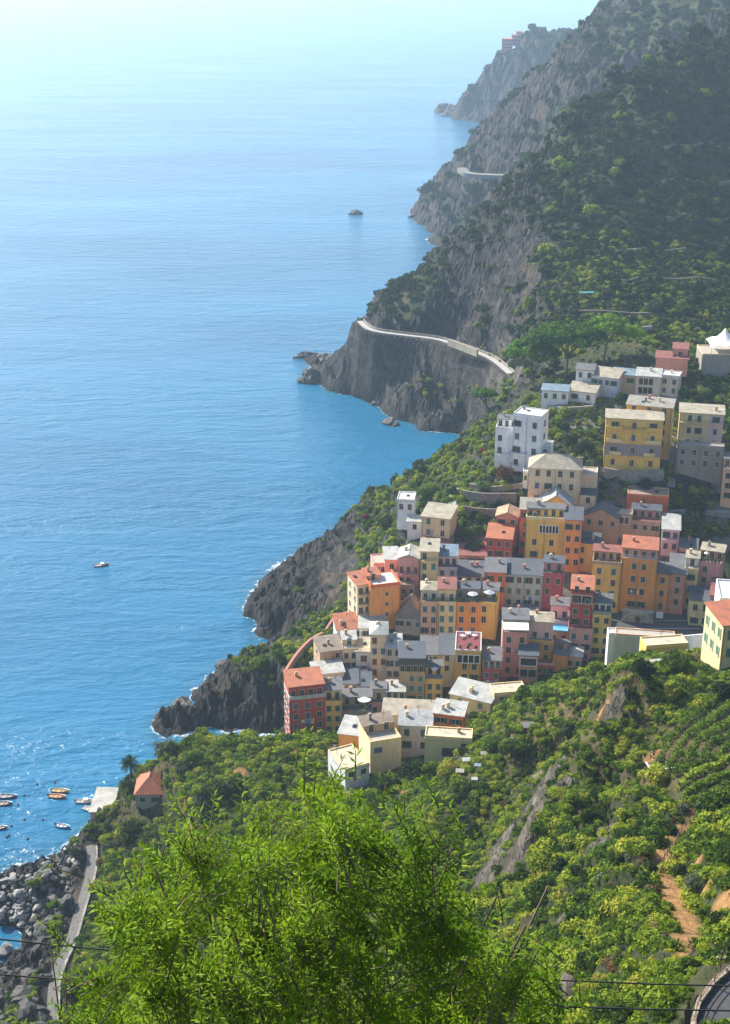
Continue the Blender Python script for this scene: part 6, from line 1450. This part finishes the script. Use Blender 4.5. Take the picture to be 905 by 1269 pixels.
boat('small motor boat far out on open water', 126,701,5.2,2.0,0.3,(0.06,0.07,0.1),(0.4,0.3,0.3),(0.6,0.55,0.5),name='motor_boat',cabin=True)
bumesh = MB().tube([(0,0,-.25),(0,0,-.05),(0,0,.15),(0,0,.32),(0,0,.4)], [.12,.34,.36,.2,.05], 10).tube([(0,0,.4),(0,0,.8)], .035, 5).mesh('buoy', plain((0.12,0.06,0.05)), True)
for k, (u, v) in enumerate([(46,972),(68,970),(30,986),(14,1024),(22,998),(30,1016),(53,1016),(8,1038),(34,1040),(11,1036)]):
    o = link('mooring_buoy', bumesh, None, PZ(u, v, 0)); tag(o, 'small dark mooring buoy floating among the moored boats', 'buoy', 'mooring buoys')

# ---------- things on the roof terraces ----------
def find(lb):
    for e in HOUSES:
        if e[0]['label'].startswith(lb): return e
    raise KeyError(lb)
def onroof(e, fx, fy, dz=0.07):
    root, w, d, H, rz = e; x = (fx-0.5)*w; y = fy*d; c, s = math.cos(rz), math.sin(rz)
    return (root.location.x+x*c-y*s, root.location.y+x*s+y*c, root.location.z+H+dz)
chm = MB().box(-.22,.22,-.22,.22,.42,.46).box(-.22,.22,.18,.22,.46,.9)
for sx in (-.2,.2):
    for sy in (-.2,.2): chm.box(sx-.02,sx+.02,sy-.02,sy+.02,0,.42)
chm = chm.mesh('chair', plain((0.7,0.7,0.7)))
tbm = MB().tube([(0,0,.7),(0,0,.74)], .55, 14).tube([(0,0,0),(0,0,.7)], .04, 6).tube([(0,0,0),(0,0,.03)], .3, 10).mesh('table', plain((0.7,0.7,0.7)))
e = find('house with a flat maroon'); rc_ = random.Random(2)
for fx, fy in [(.25,.7),(.7,.75),(.45,.85)]:
    o = link('cafe_table', tbm, None, onroof(e, fx, fy, 0.12)); tag(o, 'round white table on the maroon roof terrace', 'table', 'tables on the maroon terrace')
    for a in (0.4, 2.5, 4.6):
        x, y, z = onroof(e, fx, fy, 0.12); o = link('plastic_chair', chm, None, (x+0.8*math.cos(a), y+0.8*math.sin(a), z), a-1.57); tag(o, 'white plastic chair on the maroon roof terrace', 'chair', 'chairs on the maroon terrace')
def parasol(label, e, fx, fy, r, c):
    root = empty('parasol', onroof(e, fx, fy)); tag(root, label, 'parasol')
    n = 12; b = MB().add([(0,0,2.7)]+[(r*math.cos(6.2832*i/n), r*math.sin(6.2832*i/n), 2.15) for i in range(n)], [(0, 1+i, 1+(i+1) % n) for i in range(n)]); b.build('canopy', plain(c, .8, 0, .05), root)
    MB().tube([(0,0,0),(0,0,2.65)], .04, 6).build('pole', M_WOODW, root)
parasol('grey round parasol on the deep yellow house terrace', find('deep yellow house'), .5, .4, 1.7, (.35,.37,.42))
parasol('larger pale parasol on the long plant-filled terrace', find('orange house with a long plant'), .7, .25, 1.5, (.5,.5,.52))
parasol('white parasol on the wide dark terrace', find('grey-brown house'), .75, .4, 1.8, (.7,.7,.7))
parasol('white closed-looking parasol on the tall pink house terrace', find('tall pink house'), .3, .25, .8, (.7,.68,.62))
parasol('small white parasol under the washing terrace of the yellow house', find('little yellow house'), .5, .4, 1.0, (.6,.62,.66))
pot = MB().tube([(0,0,0),(0,0,.45)], [.2,.28], 8).mesh('pot', plain((0.4,0.17,0.1)))
rsp = np.random.RandomState(9); cc, dd = blob(rsp, 160); vv_, ff = leafquads(cc, dd, .3, rsp); pl = np_mesh('foliage', vv_*.55, ff, M_SCRUB)
for lb, n in [('orange house with a long plant', 5), ('tall pink house', 6), ('white house front', 2), ('slim yellow tower', 2), ('tan house with a cream', 2), ('cream house with teal', 2), ('big yellow house with a white', 2), ('bright ochre', 3), ('narrow yellow house', 2), ('house with a flat maroon', 3), ('grey-brown house', 3), ('pink house with white awn', 2), ('crimson house with a slate', 3)]:
    e = find(lb)
    for k in range(n):
        root = empty('potted_plant', onroof(e, (k+.5)/n*.9+.05, .07, .12)); tag(root, 'potted plant by the railing on the terrace of the '+' '.join(e[0]['label'].split()[:5]), 'potted plant', 'potted plants: '+' '.join(e[0]['label'].split()[:3]))
        link('pot', pot, root); link('foliage', pl, root, (0, 0, .6))

def laundry(label, e, fx0, fx1, zf, cols):
    root_, w, d, H, rz = e; root = empty('clothesline', onroof(e, fx0, -0.12/d, -H+H*zf), rz); tag(root, label, 'clothesline')
    Lw = (fx1-fx0)*w; MB().tube([(0,0,0),(Lw,0,0)], .015, 4).build('line', M_WOODW, root); n = len(cols)
    for i, c in enumerate(cols):
        x0 = Lw*(i+.12)/n; x1 = Lw*(i+.85)/n; MB().box(x0, x1, -.02, .02, -.9-.3*(i % 3), 0).build('cloth', plain(c, .9, 0, .05), root)
laundry('blue and white washing hung across the pink awning house', find('pink house with white awn'), .35, .95, .62, [(.6,.6,.7),(.25,.35,.6),(.6,.6,.65),(.4,.45,.65)])
laundry('white washing on the front of the veranda house', find('orange house with a red tiled'), .3, .55, .4, [(.7,.7,.7),(.6,.3,.3),(.7,.7,.68)])
laundry('mixed washing hanging from the crimson terrace house', find('crimson house with white'), .2, .9, .5, [(.7,.7,.7),(.2,.3,.5),(.7,.6,.3)])
laundry('pale washing on the slim white house with brown shutters', find('slim white house'), .1, .9, .35, [(.65,.65,.7),(.5,.2,.2)])
laundry('coloured washing below the windows of the mint-green house', find('mint-green'), .5, .8, .3, [(.6,.1,.1),(.7,.7,.7),(.1,.2,.5),(.7,.7,.6)])
laundry('washing hung on the front of the red corner house', find('red corner house'), .3, .7, .52, [(.7,.7,.7),(.3,.4,.6),(.6,.6,.5)])
